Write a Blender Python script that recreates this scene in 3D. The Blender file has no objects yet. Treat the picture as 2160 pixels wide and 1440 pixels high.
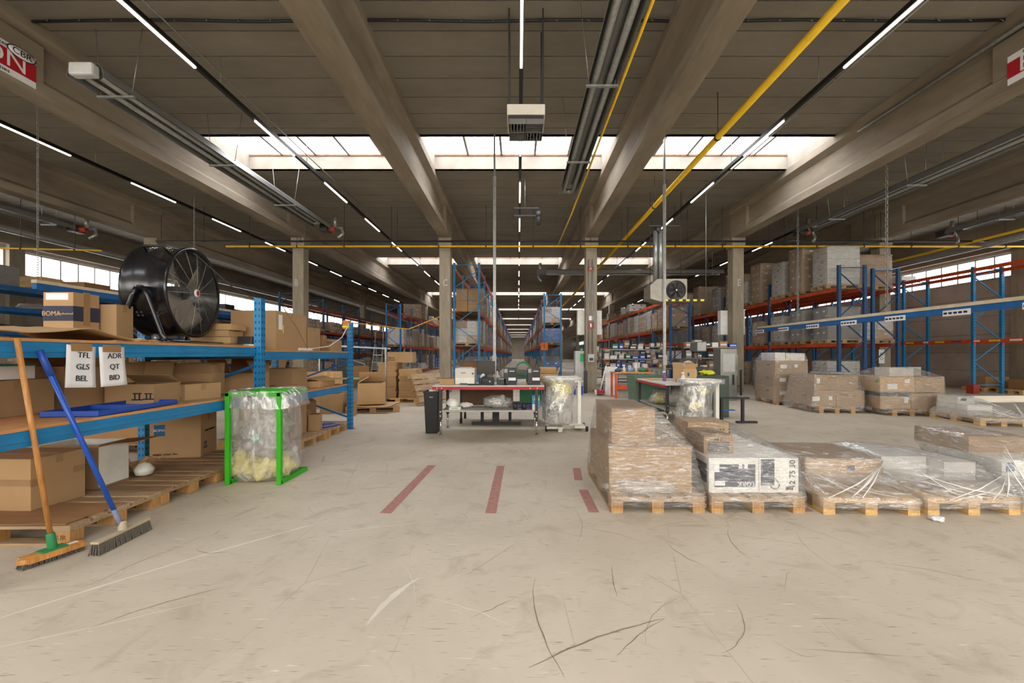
import bpy, bmesh, math, random
from mathutils import Vector, Matrix, noise
random.seed(7)
PI = math.pi
SC = bpy.context.scene
COL = SC.collection
CH = 1.36                       # camera height
F = 900.0; VX = 1093.0; VY = 748.0
def at(px, py, d):              # pixel of the 2160 frame + depth in metres -> place in the hall
    return Vector(((px-VX)*d/F, d, CH+(VY-py)*d/F))
def fl(py): return CH*F/(py-VY)  # depth of a floor point
def R(a): return math.radians(a)

class MB:
    def __init__(s): s.v=[]; s.f=[]; s.m=[]; s.s=[]
    def add(s, vs, fs, mi=0, sm=False):
        o=len(s.v); s.v += [Vector(v) for v in vs]
        for f in fs: s.f.append([i+o for i in f]); s.m.append(mi); s.s.append(sm)
        return s
    def box(s, x0,x1,y0,y1,z0,z1, mi=0):
        return s.add([(x0,y0,z0),(x1,y0,z0),(x1,y1,z0),(x0,y1,z0),(x0,y0,z1),(x1,y0,z1),(x1,y1,z1),(x0,y1,z1)],
            [(0,3,2,1),(4,5,6,7),(0,1,5,4),(1,2,6,5),(2,3,7,6),(3,0,4,7)], mi)
    def obox(s, c, sz, M=None, mi=0):
        M = M or Matrix(); M = M.to_3x3(); a,b,d=[k/2 for k in sz]; c=Vector(c)
        vs=[c+M@Vector(p) for p in [(-a,-b,-d),(a,-b,-d),(a,b,-d),(-a,b,-d),(-a,-b,d),(a,-b,d),(a,b,d),(-a,b,d)]]
        return s.add(vs,[(0,3,2,1),(4,5,6,7),(0,1,5,4),(1,2,6,5),(2,3,7,6),(3,0,4,7)],mi)
    def bar(s, p0, p1, w, h, mi=0):
        p0=Vector(p0); p1=Vector(p1); d=(p1-p0); L=d.length; d.normalize()
        up=Vector((0,0,1)) if abs(d.z)<.95 else Vector((0,1,0))
        x=d.cross(up).normalized(); z=x.cross(d)
        M=Matrix((x,d,z)).transposed()
        return s.obox((p0+p1)/2,(w,L,h),M,mi)
    def tube(s, pts, r, n=8, mi=0, caps=True):
        pts=[Vector(p) for p in pts]; rs=r if isinstance(r,(list,tuple)) else [r]*len(pts)
        vs=[]; fs=[]; prev=None
        for i,p in enumerate(pts):
            t=(pts[min(i+1,len(pts)-1)]-pts[max(i-1,0)]).normalized()
            if prev is None:
                a=Vector((0,0,1)) if abs(t.z)<.9 else Vector((1,0,0)); u=t.cross(a).normalized()
            else: u=(prev-t*prev.dot(t)).normalized()
            prev=u; w=t.cross(u)
            for k in range(n):
                an=2*PI*k/n; vs.append(p+(u*math.cos(an)+w*math.sin(an))*rs[i])
        for i in range(len(pts)-1):
            for k in range(n):
                a=i*n+k; b=i*n+(k+1)%n; fs.append((a,b,b+n,a+n))
        s.add(vs,fs,mi,True)
        if caps:
            o=len(s.v)-len(vs)
            s.f.append([o+k for k in range(n)][::-1]); s.m.append(mi); s.s.append(False)
            s.f.append([o+(len(pts)-1)*n+k for k in range(n)]); s.m.append(mi); s.s.append(False)
        return s
    def cyl(s,p0,p1,r,n=12,mi=0,r1=None): return s.tube([p0,p1],[r,r if r1 is None else r1],n,mi)
    def lathe(s, prof, M=None, n=24, mi=0, sm=True):
        M=M or Matrix(); vs=[]; fs=[]
        for (r,z) in prof:
            for k in range(n):
                a=2*PI*k/n; vs.append(M@Vector((r*math.cos(a),r*math.sin(a),z)))
        for i in range(len(prof)-1):
            for k in range(n):
                a=i*n+k;b=i*n+(k+1)%n; fs.append((a,b,b+n,a+n))
        return s.add(vs,fs,mi,sm)
    def prism(s, poly, axis, a, b, mi=0):
        def P(u,v,t): return {'x':(t,u,v),'y':(u,t,v),'z':(u,v,t)}[axis]
        n=len(poly); vs=[P(u,v,a) for u,v in poly]+[P(u,v,b) for u,v in poly]
        fs=[tuple(range(n)),tuple(range(2*n-1,n-1,-1))]+[((i+1)%n,i,i+n,(i+1)%n+n) for i in range(n)]
        return s.add(vs,fs,mi)
    def grid(s, fn, nu, nv, mi=0, sm=True):
        vs=[fn(i/nu,j/nv) for j in range(nv+1) for i in range(nu+1)]
        fs=[(j*(nu+1)+i,j*(nu+1)+i+1,(j+1)*(nu+1)+i+1,(j+1)*(nu+1)+i) for j in range(nv) for i in range(nu)]
        return s.add(vs,fs,mi,sm)
    def mesh(s, name, mats, org=None, fix=True):
        me=bpy.data.meshes.new(name)
        vs=[v-org for v in s.v] if org is not None else s.v
        me.from_pydata([tuple(v) for v in vs],[],s.f)
        if not isinstance(mats,(list,tuple)): mats=[mats]
        for m in mats: me.materials.append(m)
        me.polygons.foreach_set('material_index',s.m)
        me.polygons.foreach_set('use_smooth',s.s)
        if fix:
            bm=bmesh.new(); bm.from_mesh(me); bmesh.ops.recalc_face_normals(bm,faces=bm.faces); bm.to_mesh(me); bm.free()
        me.update(); return me
    def build(s, name, mats, parent=None, world=False, bevel=0, loc=None, solid=0, fix=True):
        org=None
        if world:
            if parent is not None: org=wloc(parent)
            elif loc is not None: org=Vector(loc)
        me=s.mesh(name,mats,org,fix)
        o=link(name,me,parent,loc if (not (world and parent is not None)) else None)
        if bevel: bev(o,bevel)
        if solid:
            md=o.modifiers.new('s','SOLIDIFY'); md.thickness=solid; md.offset=0
        return o
def wloc(o):
    v=Vector(o.location)
    while o.parent: o=o.parent; v=v+o.location
    return v
def bev(o,w,seg=2):
    md=o.modifiers.new('b','BEVEL'); md.width=w; md.segments=seg; md.limit_method='ANGLE'; md.angle_limit=R(40)
def link(name,me,parent=None,loc=None,rot=None):
    o=bpy.data.objects.new(name,me); COL.objects.link(o)
    if parent is not None: o.parent=parent
    if loc is not None: o.location=loc
    if rot is not None: o.rotation_euler=rot
    return o
LAB={}
def tag(o,label,cat,group=None,kind=None):
    n=len(label.split())
    if not 4<=n<=16: print('LABELWORDS',n,label)
    if label in LAB and not group: print('DUPLABEL',label)
    LAB[label]=1
    o['label']=label; o['category']=cat
    if group: o['group']=group
    if kind: o['kind']=kind
    return o
def thing(name,label,cat,loc=(0,0,0),rz=0,group=None):
    o=bpy.data.objects.new(name,None); COL.objects.link(o); o.location=loc; o.rotation_euler=(0,0,rz)
    o.empty_display_size=.1
    return tag(o,label,cat,group)
def struct(name,mb,mats,label=None,cat=None,loc=None,bevel=0,parent=None):
    o=mb.build(name,mats,parent,world=True,loc=loc,bevel=bevel)
    if parent is None:
        o['kind']='structure'
        if label: tag(o,label,cat,None,'structure')
    return o
def dup(root,loc,rz=0,label=None,group=None,parent=None):
    def cp(o,par):
        c=o.copy(); COL.objects.link(c); c.parent=par
        for ch in KIDS(o): cp(ch,c)
        return c
    r=cp(root,parent); r.location=loc; r.rotation_euler=(0,0,rz)
    if label: tag(r,label,root['category'],group)
    return r
def KIDS(o): return list(o.children)
_tc={}
def text_me(s,size,mat,ext=.0015):
    k=(s,size,mat.name)
    if k in _tc: return _tc[k]
    c=bpy.data.curves.new('t','FONT'); c.body=s; c.size=size; c.extrude=ext; c.align_x='CENTER'; c.align_y='CENTER'; c.resolution_u=3
    o=bpy.data.objects.new('t',c); COL.objects.link(o)
    me=bpy.data.meshes.new_from_object(o); me.materials.clear(); me.materials.append(mat)
    bpy.data.objects.remove(o); _tc[k]=me
    return me
FACE={'-y':(PI/2,0,0),'+x':(PI/2,0,PI/2),'-x':(PI/2,0,-PI/2),'+y':(PI/2,0,PI),'z':(0,0,0)}
def txt(s,size,loc,face,mat,parent=None,name='lettering',sx=1.0,roll=0):
    o=link(name,text_me(s,size,mat),parent,loc)
    rot=FACE[face] if isinstance(face,str) else face
    o.rotation_euler=rot
    if roll:
        e=Matrix.Rotation(0,3,'X'); from mathutils import Euler
        o.rotation_euler=(Euler(rot).to_matrix()@Matrix.Rotation(roll,3,'Z')).to_euler()
    o.scale=(sx,1,1)
    return o

# ---------------------------------------------------------------- materials
MATS={}
def srgb(h):
    h=h.lstrip('#'); c=[int(h[i:i+2],16)/255 for i in (0,2,4)]
    return tuple(((x/12.92) if x<=.04045 else ((x+.055)/1.055)**2.4) for x in c)+(1,)
def newmat(name):
    m=bpy.data.materials.new(name); m.use_nodes=True; nt=m.node_tree; nt.nodes.clear()
    out=nt.nodes.new('ShaderNodeOutputMaterial'); MATS[name]=m
    return m,nt,out
def nd(nt,t,**kw):
    n=nt.nodes.new(t)
    for k,v in kw.items():
        if k in n.inputs.keys(): n.inputs[k].default_value=v
        else: setattr(n,k,v)
    return n
def P(name,col,rough=.6,metal=0,var=.12,scale=6,stretch=(1,1,1),rnd=.0,bump=0,bscale=40,spec=.5,coat=0):
    """painted / plain surface: base colour with soft blotches, optional per-object shift and fine bump"""
    m,nt,out=newmat(name); L=nt.links.new
    b=nd(nt,'ShaderNodeBsdfPrincipled'); L(b.outputs[0],out.inputs[0])
    b.inputs['Roughness'].default_value=rough; b.inputs['Metallic'].default_value=metal
    b.inputs['Specular IOR Level'].default_value=spec
    if coat: b.inputs['Coat Weight'].default_value=coat
    c=srgb(col) if isinstance(col,str) else tuple(col)+(1,)
    tc=nd(nt,'ShaderNodeTexCoord'); mp=nd(nt,'ShaderNodeMapping'); mp.inputs['Scale'].default_value=stretch
    L(tc.outputs['Object'],mp.inputs[0])
    n=nd(nt,'ShaderNodeTexNoise'); n.inputs['Scale'].default_value=scale; n.inputs['Detail'].default_value=5; L(mp.outputs[0],n.inputs[0])
    mr=nd(nt,'ShaderNodeMapRange'); mr.inputs[1].default_value=.25; mr.inputs[2].default_value=.75
    mr.inputs[3].default_value=1-var; mr.inputs[4].default_value=1+var; L(n.outputs[0],mr.inputs[0])
    val=mr.outputs[0]
    if rnd:
        oi=nd(nt,'ShaderNodeObjectInfo'); r2=nd(nt,'ShaderNodeMapRange'); r2.inputs[3].default_value=1-rnd; r2.inputs[4].default_value=1+rnd
        L(oi.outputs['Random'],r2.inputs[0]); mu=nd(nt,'ShaderNodeMath',operation='MULTIPLY'); L(val,mu.inputs[0]); L(r2.outputs[0],mu.inputs[1]); val=mu.outputs[0]
    hs=nd(nt,'ShaderNodeHueSaturation'); hs.inputs['Color'].default_value=c; L(val,hs.inputs['Value']); L(hs.outputs[0],b.inputs['Base Color'])
    if bump:
        n2=nd(nt,'ShaderNodeTexNoise'); n2.inputs['Scale'].default_value=bscale; L(mp.outputs[0],n2.inputs[0])
        bp=nd(nt,'ShaderNodeBump'); bp.inputs['Strength'].default_value=bump; bp.inputs['Distance'].default_value=.01; L(n2.outputs[0],bp.inputs['Height']); L(bp.outputs[0],b.inputs['Normal'])
    return m
def emit(name,col,st):
    m,nt,out=newmat(name); e=nd(nt,'ShaderNodeEmission'); e.inputs[0].default_value=srgb(col); e.inputs[1].default_value=st
    nt.links.new(e.outputs[0],out.inputs[0]); return m
def wood(name,c1,c2,scale=3,axis=0,rough=.7,rnd=.12):
    m,nt,out=newmat(name); L=nt.links.new
    b=nd(nt,'ShaderNodeBsdfPrincipled'); L(b.outputs[0],out.inputs[0]); b.inputs['Roughness'].default_value=rough
    tc=nd(nt,'ShaderNodeTexCoord'); mp=nd(nt,'ShaderNodeMapping'); s=[14,14,14]; s[axis]=1.2; mp.inputs['Scale'].default_value=s
    L(tc.outputs['Object'],mp.inputs[0])
    n=nd(nt,'ShaderNodeTexNoise'); n.inputs['Scale'].default_value=scale; n.inputs['Detail'].default_value=6; n.inputs['Distortion'].default_value=.6; L(mp.outputs[0],n.inputs[0])
    cr=nd(nt,'ShaderNodeValToRGB'); cr.color_ramp.elements[0].position=.3; cr.color_ramp.elements[1].position=.7
    cr.color_ramp.elements[0].color=srgb(c1); cr.color_ramp.elements[1].color=srgb(c2); L(n.outputs[0],cr.inputs[0])
    oi=nd(nt,'ShaderNodeObjectInfo'); r2=nd(nt,'ShaderNodeMapRange'); r2.inputs[3].default_value=1-rnd; r2.inputs[4].default_value=1+rnd; L(oi.outputs['Random'],r2.inputs[0])
    hs=nd(nt,'ShaderNodeHueSaturation'); L(cr.outputs[0],hs.inputs['Color']); L(r2.outputs[0],hs.inputs['Value']); L(hs.outputs[0],b.inputs['Base Color'])
    bp=nd(nt,'ShaderNodeBump'); bp.inputs['Strength'].default_value=.25; bp.inputs['Distance'].default_value=.004; L(n.outputs[0],bp.inputs['Height']); L(bp.outputs[0],b.inputs['Normal'])
    return m
def film(name,lo=.12,hi=.7,col='#fbfaf8',scale=5,stretch=(1,1,5),rough=.16,gloss=.07,dirs=(((.5,.2,.3),(1.2,1.2,7)),((-.6,.5,-.4),(1,1,9)),((.1,.9,.6),(1.3,1.3,5)))):
    """clear stretch film: see-through with milky, shiny streaks"""
    m,nt,out=newmat(name); L=nt.links.new
    tr=nd(nt,'ShaderNodeBsdfTransparent'); tr.inputs[0].default_value=(.97,.97,.97,1)
    b=nd(nt,'ShaderNodeBsdfPrincipled'); b.inputs['Base Color'].default_value=srgb(col); b.inputs['Roughness'].default_value=rough; b.inputs['Specular IOR Level'].default_value=.9
    tc=nd(nt,'ShaderNodeTexCoord'); mp=nd(nt,'ShaderNodeMapping'); mp.inputs['Scale'].default_value=stretch; mp.inputs['Rotation'].default_value=(.35,.25,.2)
    L(tc.outputs['Object'],mp.inputs[0])
    outs=[]
    for rot,st in dirs:
        m0=nd(nt,'ShaderNodeMapping'); m0.inputs['Scale'].default_value=st; m0.inputs['Rotation'].default_value=rot; L(tc.outputs['Object'],m0.inputs[0])
        n=nd(nt,'ShaderNodeTexNoise'); n.inputs['Scale'].default_value=scale; n.inputs['Detail'].default_value=3; n.inputs['Roughness'].default_value=.6; n.inputs['Distortion'].default_value=.25; L(m0.outputs[0],n.inputs[0]); outs.append(n.outputs[0])
    mxa=nd(nt,'ShaderNodeMath',operation='MAXIMUM'); L(outs[0],mxa.inputs[0]); L(outs[1],mxa.inputs[1])
    mxb=nd(nt,'ShaderNodeMath',operation='MAXIMUM'); L(mxa.outputs[0],mxb.inputs[0]); L(outs[2],mxb.inputs[1])
    mr=nd(nt,'ShaderNodeMapRange'); mr.inputs[1].default_value=.57; mr.inputs[2].default_value=.76; mr.inputs[3].default_value=lo; mr.inputs[4].default_value=hi; L(mxb.outputs[0],mr.inputs[0])
    n2=nd(nt,'ShaderNodeTexNoise'); n2.inputs['Scale'].default_value=scale*2.0; n2.inputs['Detail'].default_value=2; n2.inputs['Distortion'].default_value=.8; L(mp.outputs[0],n2.inputs[0])
    bp=nd(nt,'ShaderNodeBump'); bp.inputs['Strength'].default_value=.9; bp.inputs['Distance'].default_value=.02; L(n2.outputs[0],bp.inputs['Height']); L(bp.outputs[0],b.inputs['Normal'])
    mx=nd(nt,'ShaderNodeMixShader'); L(mr.outputs[0],mx.inputs[0]); L(tr.outputs[0],mx.inputs[1]); L(b.outputs[0],mx.inputs[2])
    g=nd(nt,'ShaderNodeBsdfGlossy'); g.inputs['Roughness'].default_value=rough; L(bp.outputs[0],g.inputs['Normal'])
    lw=nd(nt,'ShaderNodeLayerWeight'); lw.inputs[0].default_value=.3; L(bp.outputs[0],lw.inputs['Normal'])
    gm=nd(nt,'ShaderNodeMath',operation='MULTIPLY_ADD'); gm.inputs[1].default_value=.28; gm.inputs[2].default_value=gloss; L(lw.outputs['Facing'],gm.inputs[0])
    m3=nd(nt,'ShaderNodeMixShader'); L(gm.outputs[0],m3.inputs[0]); L(mx.outputs[0],m3.inputs[1]); L(g.outputs[0],m3.inputs[2]); L(m3.outputs[0],out.inputs[0])
    return m
def concrete(name,c1,c2,scale=1.2,stretch=(1,1,1),rough=.85,bump=.25,spots=.0):
    m,nt,out=newmat(name); L=nt.links.new
    b=nd(nt,'ShaderNodeBsdfPrincipled'); L(b.outputs[0],out.inputs[0]); b.inputs['Roughness'].default_value=rough; b.inputs['Specular IOR Level'].default_value=.3
    tc=nd(nt,'ShaderNodeTexCoord'); mp=nd(nt,'ShaderNodeMapping'); mp.inputs['Scale'].default_value=stretch; L(tc.outputs['Object'],mp.inputs[0])
    n=nd(nt,'ShaderNodeTexNoise'); n.inputs['Scale'].default_value=scale; n.inputs['Detail'].default_value=4; n.inputs['Roughness'].default_value=.7; L(mp.outputs[0],n.inputs[0])
    cr=nd(nt,'ShaderNodeValToRGB'); cr.color_ramp.elements[0].position=.32; cr.color_ramp.elements[1].position=.68
    cr.color_ramp.elements[0].color=srgb(c1); cr.color_ramp.elements[1].color=srgb(c2); L(n.outputs[0],cr.inputs[0])
    L(cr.outputs[0],b.inputs['Base Color'])
    return m
def floor_mat():
    m,nt,out=newmat('warehouse_floor'); L=nt.links.new
    b=nd(nt,'ShaderNodeBsdfPrincipled'); L(b.outputs[0],out.inputs[0]); b.inputs['Specular IOR Level'].default_value=.35
    tc=nd(nt,'ShaderNodeTexCoord')
    def nz(scale,detail=6,dist=0,st=(1,1,1),rot=0):
        mp=nd(nt,'ShaderNodeMapping'); mp.inputs['Scale'].default_value=st; mp.inputs['Rotation'].default_value=(0,0,rot); L(tc.outputs['Object'],mp.inputs[0])
        n=nd(nt,'ShaderNodeTexNoise'); n.inputs['Scale'].default_value=scale; n.inputs['Detail'].default_value=detail; n.inputs['Distortion'].default_value=dist; n.inputs['Roughness'].default_value=.62; L(mp.outputs[0],n.inputs[0]); return n
    def ramp(o,a,b_,c0,c1):
        r=nd(nt,'ShaderNodeValToRGB'); e=r.color_ramp.elements; e[0].position=a; e[1].position=b_; e[0].color=c0; e[1].color=c1; L(o,r.inputs[0]); return r
    base=ramp(nz(.7,5,.4).outputs[0],.3,.7,srgb('#c0b5a2'),srgb('#d8cdba'))
    def mul(prev,fac,col):
        mx=nd(nt,'ShaderNodeMix',data_type='RGBA',blend_type='MIX'); L(fac,mx.inputs[0]); L(prev,mx.inputs[6]); mx.inputs[7].default_value=col; return mx.outputs[2]
    W=(1,1,1,1); K=(0,0,0,1)
    c=base.outputs[0]
    f=ramp(nz(3.5,5,.8).outputs[0],.54,.74,K,(.5,.5,.5,1)); c=mul(c,f.outputs[0],srgb('#9a8d78'))
    for rot,sc,st,lo,hi,amt,colr in ((.25,7,(1,9,1),.66,.72,.6,'#7d6f5c'),(1.1,6,(1,14,1),.67,.72,.6,'#85765f'),(2.3,5,(1,12,1),.68,.73,.5,'#efe8da')):
        f=ramp(nz(sc,2,.35,st,rot).outputs[0],lo,hi,K,(amt,amt,amt,1)); c=mul(c,f.outputs[0],srgb(colr))
    mp=nd(nt,'ShaderNodeMapping'); mp.inputs['Rotation'].default_value=(0,0,.5); mp.inputs['Scale'].default_value=(1,.3,1); L(tc.outputs['Object'],mp.inputs[0])
    v=nd(nt,'ShaderNodeTexVoronoi',feature='DISTANCE_TO_EDGE'); v.inputs['Scale'].default_value=1.6; L(mp.outputs[0],v.inputs[0])
    f=ramp(v.outputs[0],.002,.007,(.35,.35,.35,1),K); mk=ramp(nz(1.3,2).outputs[0],.5,.58,K,W)
    mm=nd(nt,'ShaderNodeMath',operation='MULTIPLY'); L(f.outputs[0],mm.inputs[0]); L(mk.outputs[0],mm.inputs[1]); c=mul(c,mm.outputs[0],srgb('#86775f'))
    L(c,b.inputs['Base Color'])
    b.inputs['Roughness'].default_value=.5
    return m
FLOOR=floor_mat()
CEIL=concrete('ceiling_concrete','#857e72','#958e82',.5,(1,2,1),.9,.12)
JOINT=P('joint_shadow_gap','#5d564b',.95)
BEAM=concrete('beam_concrete','#7a6e5f','#a39784',.7,(1.6,.35,1.2),.85,.2)
COLC=concrete('column_concrete','#857a69','#a59a87',1.6,(2,2,.5),.85,.25)
WALL=concrete('wall_panel_concrete','#a89d90','#c2b7a9',.8,(1,.7,.7),.9,.2)
CURB=concrete('curb_white','#8f877b','#a39b8d',1.5,(1,1,1),.8,.1)
RUST=P('rusty_edge','#a4634a',.9,var=.4,scale=9)
SKY=emit('daylight_pane','#f7f8ff',9.0)
FILLB=emit('added_back_fill_light','#fffaf0',9.0)  # glow of the added fill panels behind the viewer
WINP=emit('daylight_window','#ffffff',5.5)
LED=emit('led_tube_light','#fff3dc',7.0)
MULL=P('mullion_grey','#8f8b84',.5)
BLK=P('black_plastic','#1a1a1b',.45)
BLK2=P('black_gloss_paint','#15161a',.22,var=.05,spec=.6)
DGREY=P('dark_grey_metal','#3b3b3c',.45,.3)
GREYM=P('grey_metal','#8b8b88',.35,.6)
HEATG=P('heater_grey_sheet','#9b958a',.4,.6,var=.15)
GALV=P('galvanised_steel','#9b9c98',.35,.6,var=.2,scale=18)
CHROME=P('chrome','#d8d8d8',.12,1.0,var=.03)
WHITE=P('white_plastic','#e9e7e1',.4)
WHITEM=P('white_enamel','#d7d2c6',.45,var=.08)
BLUE=P('rack_blue_paint','#1d7db5',.42,.0,var=.18,scale=5)
BLUED=P('rack_deep_blue_paint','#1f62a0',.45,var=.15)
NAVYR=P('rack_navy_paint','#24507f',.5,var=.15)
ORNG=P('rack_orange_paint','#d6552a',.5,var=.15)
REDR=P('rack_red_paint','#a33a2a',.55,var=.15)
YEL=P('yellow_pipe_paint','#e0b41c',.4,var=.1)
YELB=P('bright_yellow','#eedb3a',.5)
GRN=P('bright_green_paint','#2fae14',.4,var=.06)
GREEN=P('green_plastic','#2f7d55',.45)
REDB=P('red_paint','#b3172a',.45)
MAROON=P('worn_maroon_tape','#b07f75',.8,var=.25,scale=22)
CB=P('cardboard','#ad8d67',.85,var=.07,scale=4,rnd=.13,bump=.05)
CB2=P('cardboard_dark','#9a744e',.85,var=.08,scale=4,rnd=.12)
CB3=P('cardboard_pale','#c9a678',.85,var=.06,scale=4,rnd=.1)
CBIN=P('cardboard_inside','#8a6a4a',.9,var=.08)
TAPE=P('brown_packing_tape','#9d7b55',.3,var=.06,spec=.6)
INK=P('dark_print','#22242c',.7)
NAVY=P('navy_print','#33364a',.75)
BPRINT=P('blue_print','#23638f',.7)
PAPER=P('white_paper','#eeeef0',.8,var=.03)
CHIP=wood('chipboard','#b98350','#d2a06a',6,1)
PALW=wood('pallet_wood','#9a8163','#bfa381',3,0)
PALW2=wood('pallet_wood_grey','#86694d','#a98c6a',3,0)
PALB=wood('pallet_block_wood','#ad7f49','#cc9d62',5,2)
FRESH=wood('fresh_wood','#c99f64','#e3c08a',3,0)
STICK=wood('broom_stick_wood','#b8793a','#d99f58',4,2,.4)
FILM=film('stretch_film',.10,.62,gloss=.045)
FILM2=film('loose_stretch_film',.2,.8,scale=4,gloss=.06)
FILMT=film('thin_stretch_film',.10,.6,scale=5,gloss=.045)
BAG=film('clear_bag_film',.16,.6,'#f6f5f2',2.2,(2,2,.8),.18,.08,(((.1,.05,0),(6,6,.9)),((-.15,.2,.4),(5,5,.8)),((.6,-.4,.2),(4,4,1.2))))
CRUMP=P('crumpled_clear_plastic','#c9c6be',.3,var=.3,scale=18,bump=.6,bscale=14)
CRUMY=P('crumpled_yellow_plastic','#e6d98a',.4,var=.2,scale=12,bump=.6,bscale=14)
CRUMG=P('crumpled_grey_plastic','#a8a49c',.35,var=.3,scale=16,bump=.6,bscale=14)
WGREY=P('light_grey_paint','#bfc0bd',.45)
BRISTLE=P('grey_bristle','#6a645a',.9,var=.35,scale=40,stretch=(6,6,.5))
GRNP=P('green_socket_plastic','#2f8a57',.4)
BLUEP=P('blue_plastic','#1c49a8',.4,var=.1)
BLUEH=P('blue_handle_paint','#1550b8',.3,var=.08)
# ================================================================ the hall
ZC=CH+5.31; ZB=CH+4.22
XW=18.55; Y0=-8.0; Y1=136.0
LX=[-13.25,-7.95,-2.65,2.65,7.95,13.25]; LN='ABCDEF'
ROWS=[-5.2,15.6,36.4,57.2,78.0,98.8,119.6]
SKYS=[(10.4+12.9*k,12.2+12.9*k) for k in range(-1,10)]
mb=MB(); mb.box(-XW,XW,Y0,Y1,-.2,0)
FLO=struct('floor',mb,FLOOR,'pale scuffed beige warehouse floor scratched and stained','floor')
# ceiling: precast planks with recessed joints, left open at the skylights
mb=MB(); p=.6
edges=[-XW]+LX+[XW]
for b in range(7):
    x0,x1=edges[b],edges[b+1]; sky=b in (2,3,4)
    y=Y0
    while y<Y1-.01:
        st=p if y<62 else p*4
        ys=[(y,min(y+st,Y1))]
        if sky:
            nx=[s for s in SKYS if s[0]<y+st-1e-4 and s[1]>y+1e-4]
            if nx:
                s=nx[0]; ys=[]
                if y<s[0]-.05: ys.append((y,s[0]))
                if y+st>s[1]+.05: ys.append((s[1],y+st))
        for a,c in ys:
            mb.box(x0,x1,a+.014,c-.014,ZC,ZC+.06,0)
        y+=st
    # backing above the joints
    segs=[]; a=Y0
    if sky:
        for s in SKYS: segs.append((a,s[0]-.12)); a=s[1]+.12
    segs.append((a,Y1))
    for a,c in segs: mb.box(x0,x1,a,c,ZC+.045,ZC+.2,1)
struct('ceiling',mb,[CEIL,JOINT],'grey ceiling of long precast concrete planks between the beams','ceiling')
# beams
def prof(bw,h,web=.1,tw=.27):
    return [(-bw,0),(bw,0),(bw,.2),(web,.3),(web,h-.28),(tw,h-.18),(tw,h),(-tw,h),(-tw,h-.18),(-web,h-.28),(-web,.3),(-bw,.2)]
words=['far left','second','third','fourth','fifth','far right']
ordr=['first','second','third','fourth','fifth','sixth','seventh','eighth','ninth','tenth','eleventh','twelfth','thirteenth','fourteenth','fifteenth','sixteenth','seventeenth','eighteenth','nineteenth','twentieth']
for i,x in enumerate(LX):
    for k in range(len(ROWS)):
        a=ROWS[k]+.02; c=(ROWS[k+1]-.02) if k+1<len(ROWS) else Y1
        if k>3: 
            if k==4: c=Y1
            else: continue
        mb=MB(); mb.prism([(x+u,ZB+v) for u,v in prof(.2,ZC-ZB)],'y',a,c)
        if k==0 and LN[i] in 'BE': mb.box(x-.198,x+.198,5.0,6.97,ZB+.21,ZC-.3)
        for q in (a,c-1.1): mb.box(x-.21,x+.21,q,q+1.1,ZB+.02,ZC-.02)
        struct('beam',mb,BEAM,'long concrete roof beam on line %s, %s span from the viewer'%(LN[i],ordr[k]),'beam',loc=(x,a,ZB))
# wall beams
for sx,nm in ((-1,'left'),(1,'right')):
    mb=MB(); mb.box(sx*XW-.28,sx*XW+.28,Y0,Y1,ZB-.25,ZC)
    struct('beam_wall_'+nm,mb,BEAM,'concrete edge beam along the top of the %s wall'%nm,'beam',loc=(sx*XW,Y0,ZB-.25))
# columns
for k,y in enumerate(ROWS[:5]):
    for i,x in enumerate(LX):
        mb=MB(); mb.box(x-.2,x+.2,y-.2,y+.2,0,ZB)
        if k==1: mb.box(x-.24,x+.24,y-.24,y+.24,ZB-.35,ZB+.01)
        c=struct('column',mb,COLC,('concrete column lettered %s in the nearest visible row'%LN[i]) if k==1 else 'concrete column on line %s, %s row'%(LN[i],ordr[k]),'column',loc=(x,y,0),bevel=.015)
        if k==1 and LN[i] in 'BCE':
            txt(LN[i],.34,(0+(.02 if LN[i]!='B' else -.06),-.203,3.95),'-y',MATS['white_paper'] if 0 else WGREY,c,'painted_letter',.75)
for sx,nm in ((-1,'left'),(1,'right')):
    for k,y in enumerate(ROWS[1:4]):
        mb=MB(); mb.box(sx*XW-.25,sx*XW+.25,y-.25,y+.25,0,ZB-.2)
        struct('column_wall_'+nm,mb,COLC,'concrete wall column on the %s side, %s row'%(nm,ordr[k]),'column',loc=(sx*XW,y,0))
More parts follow.
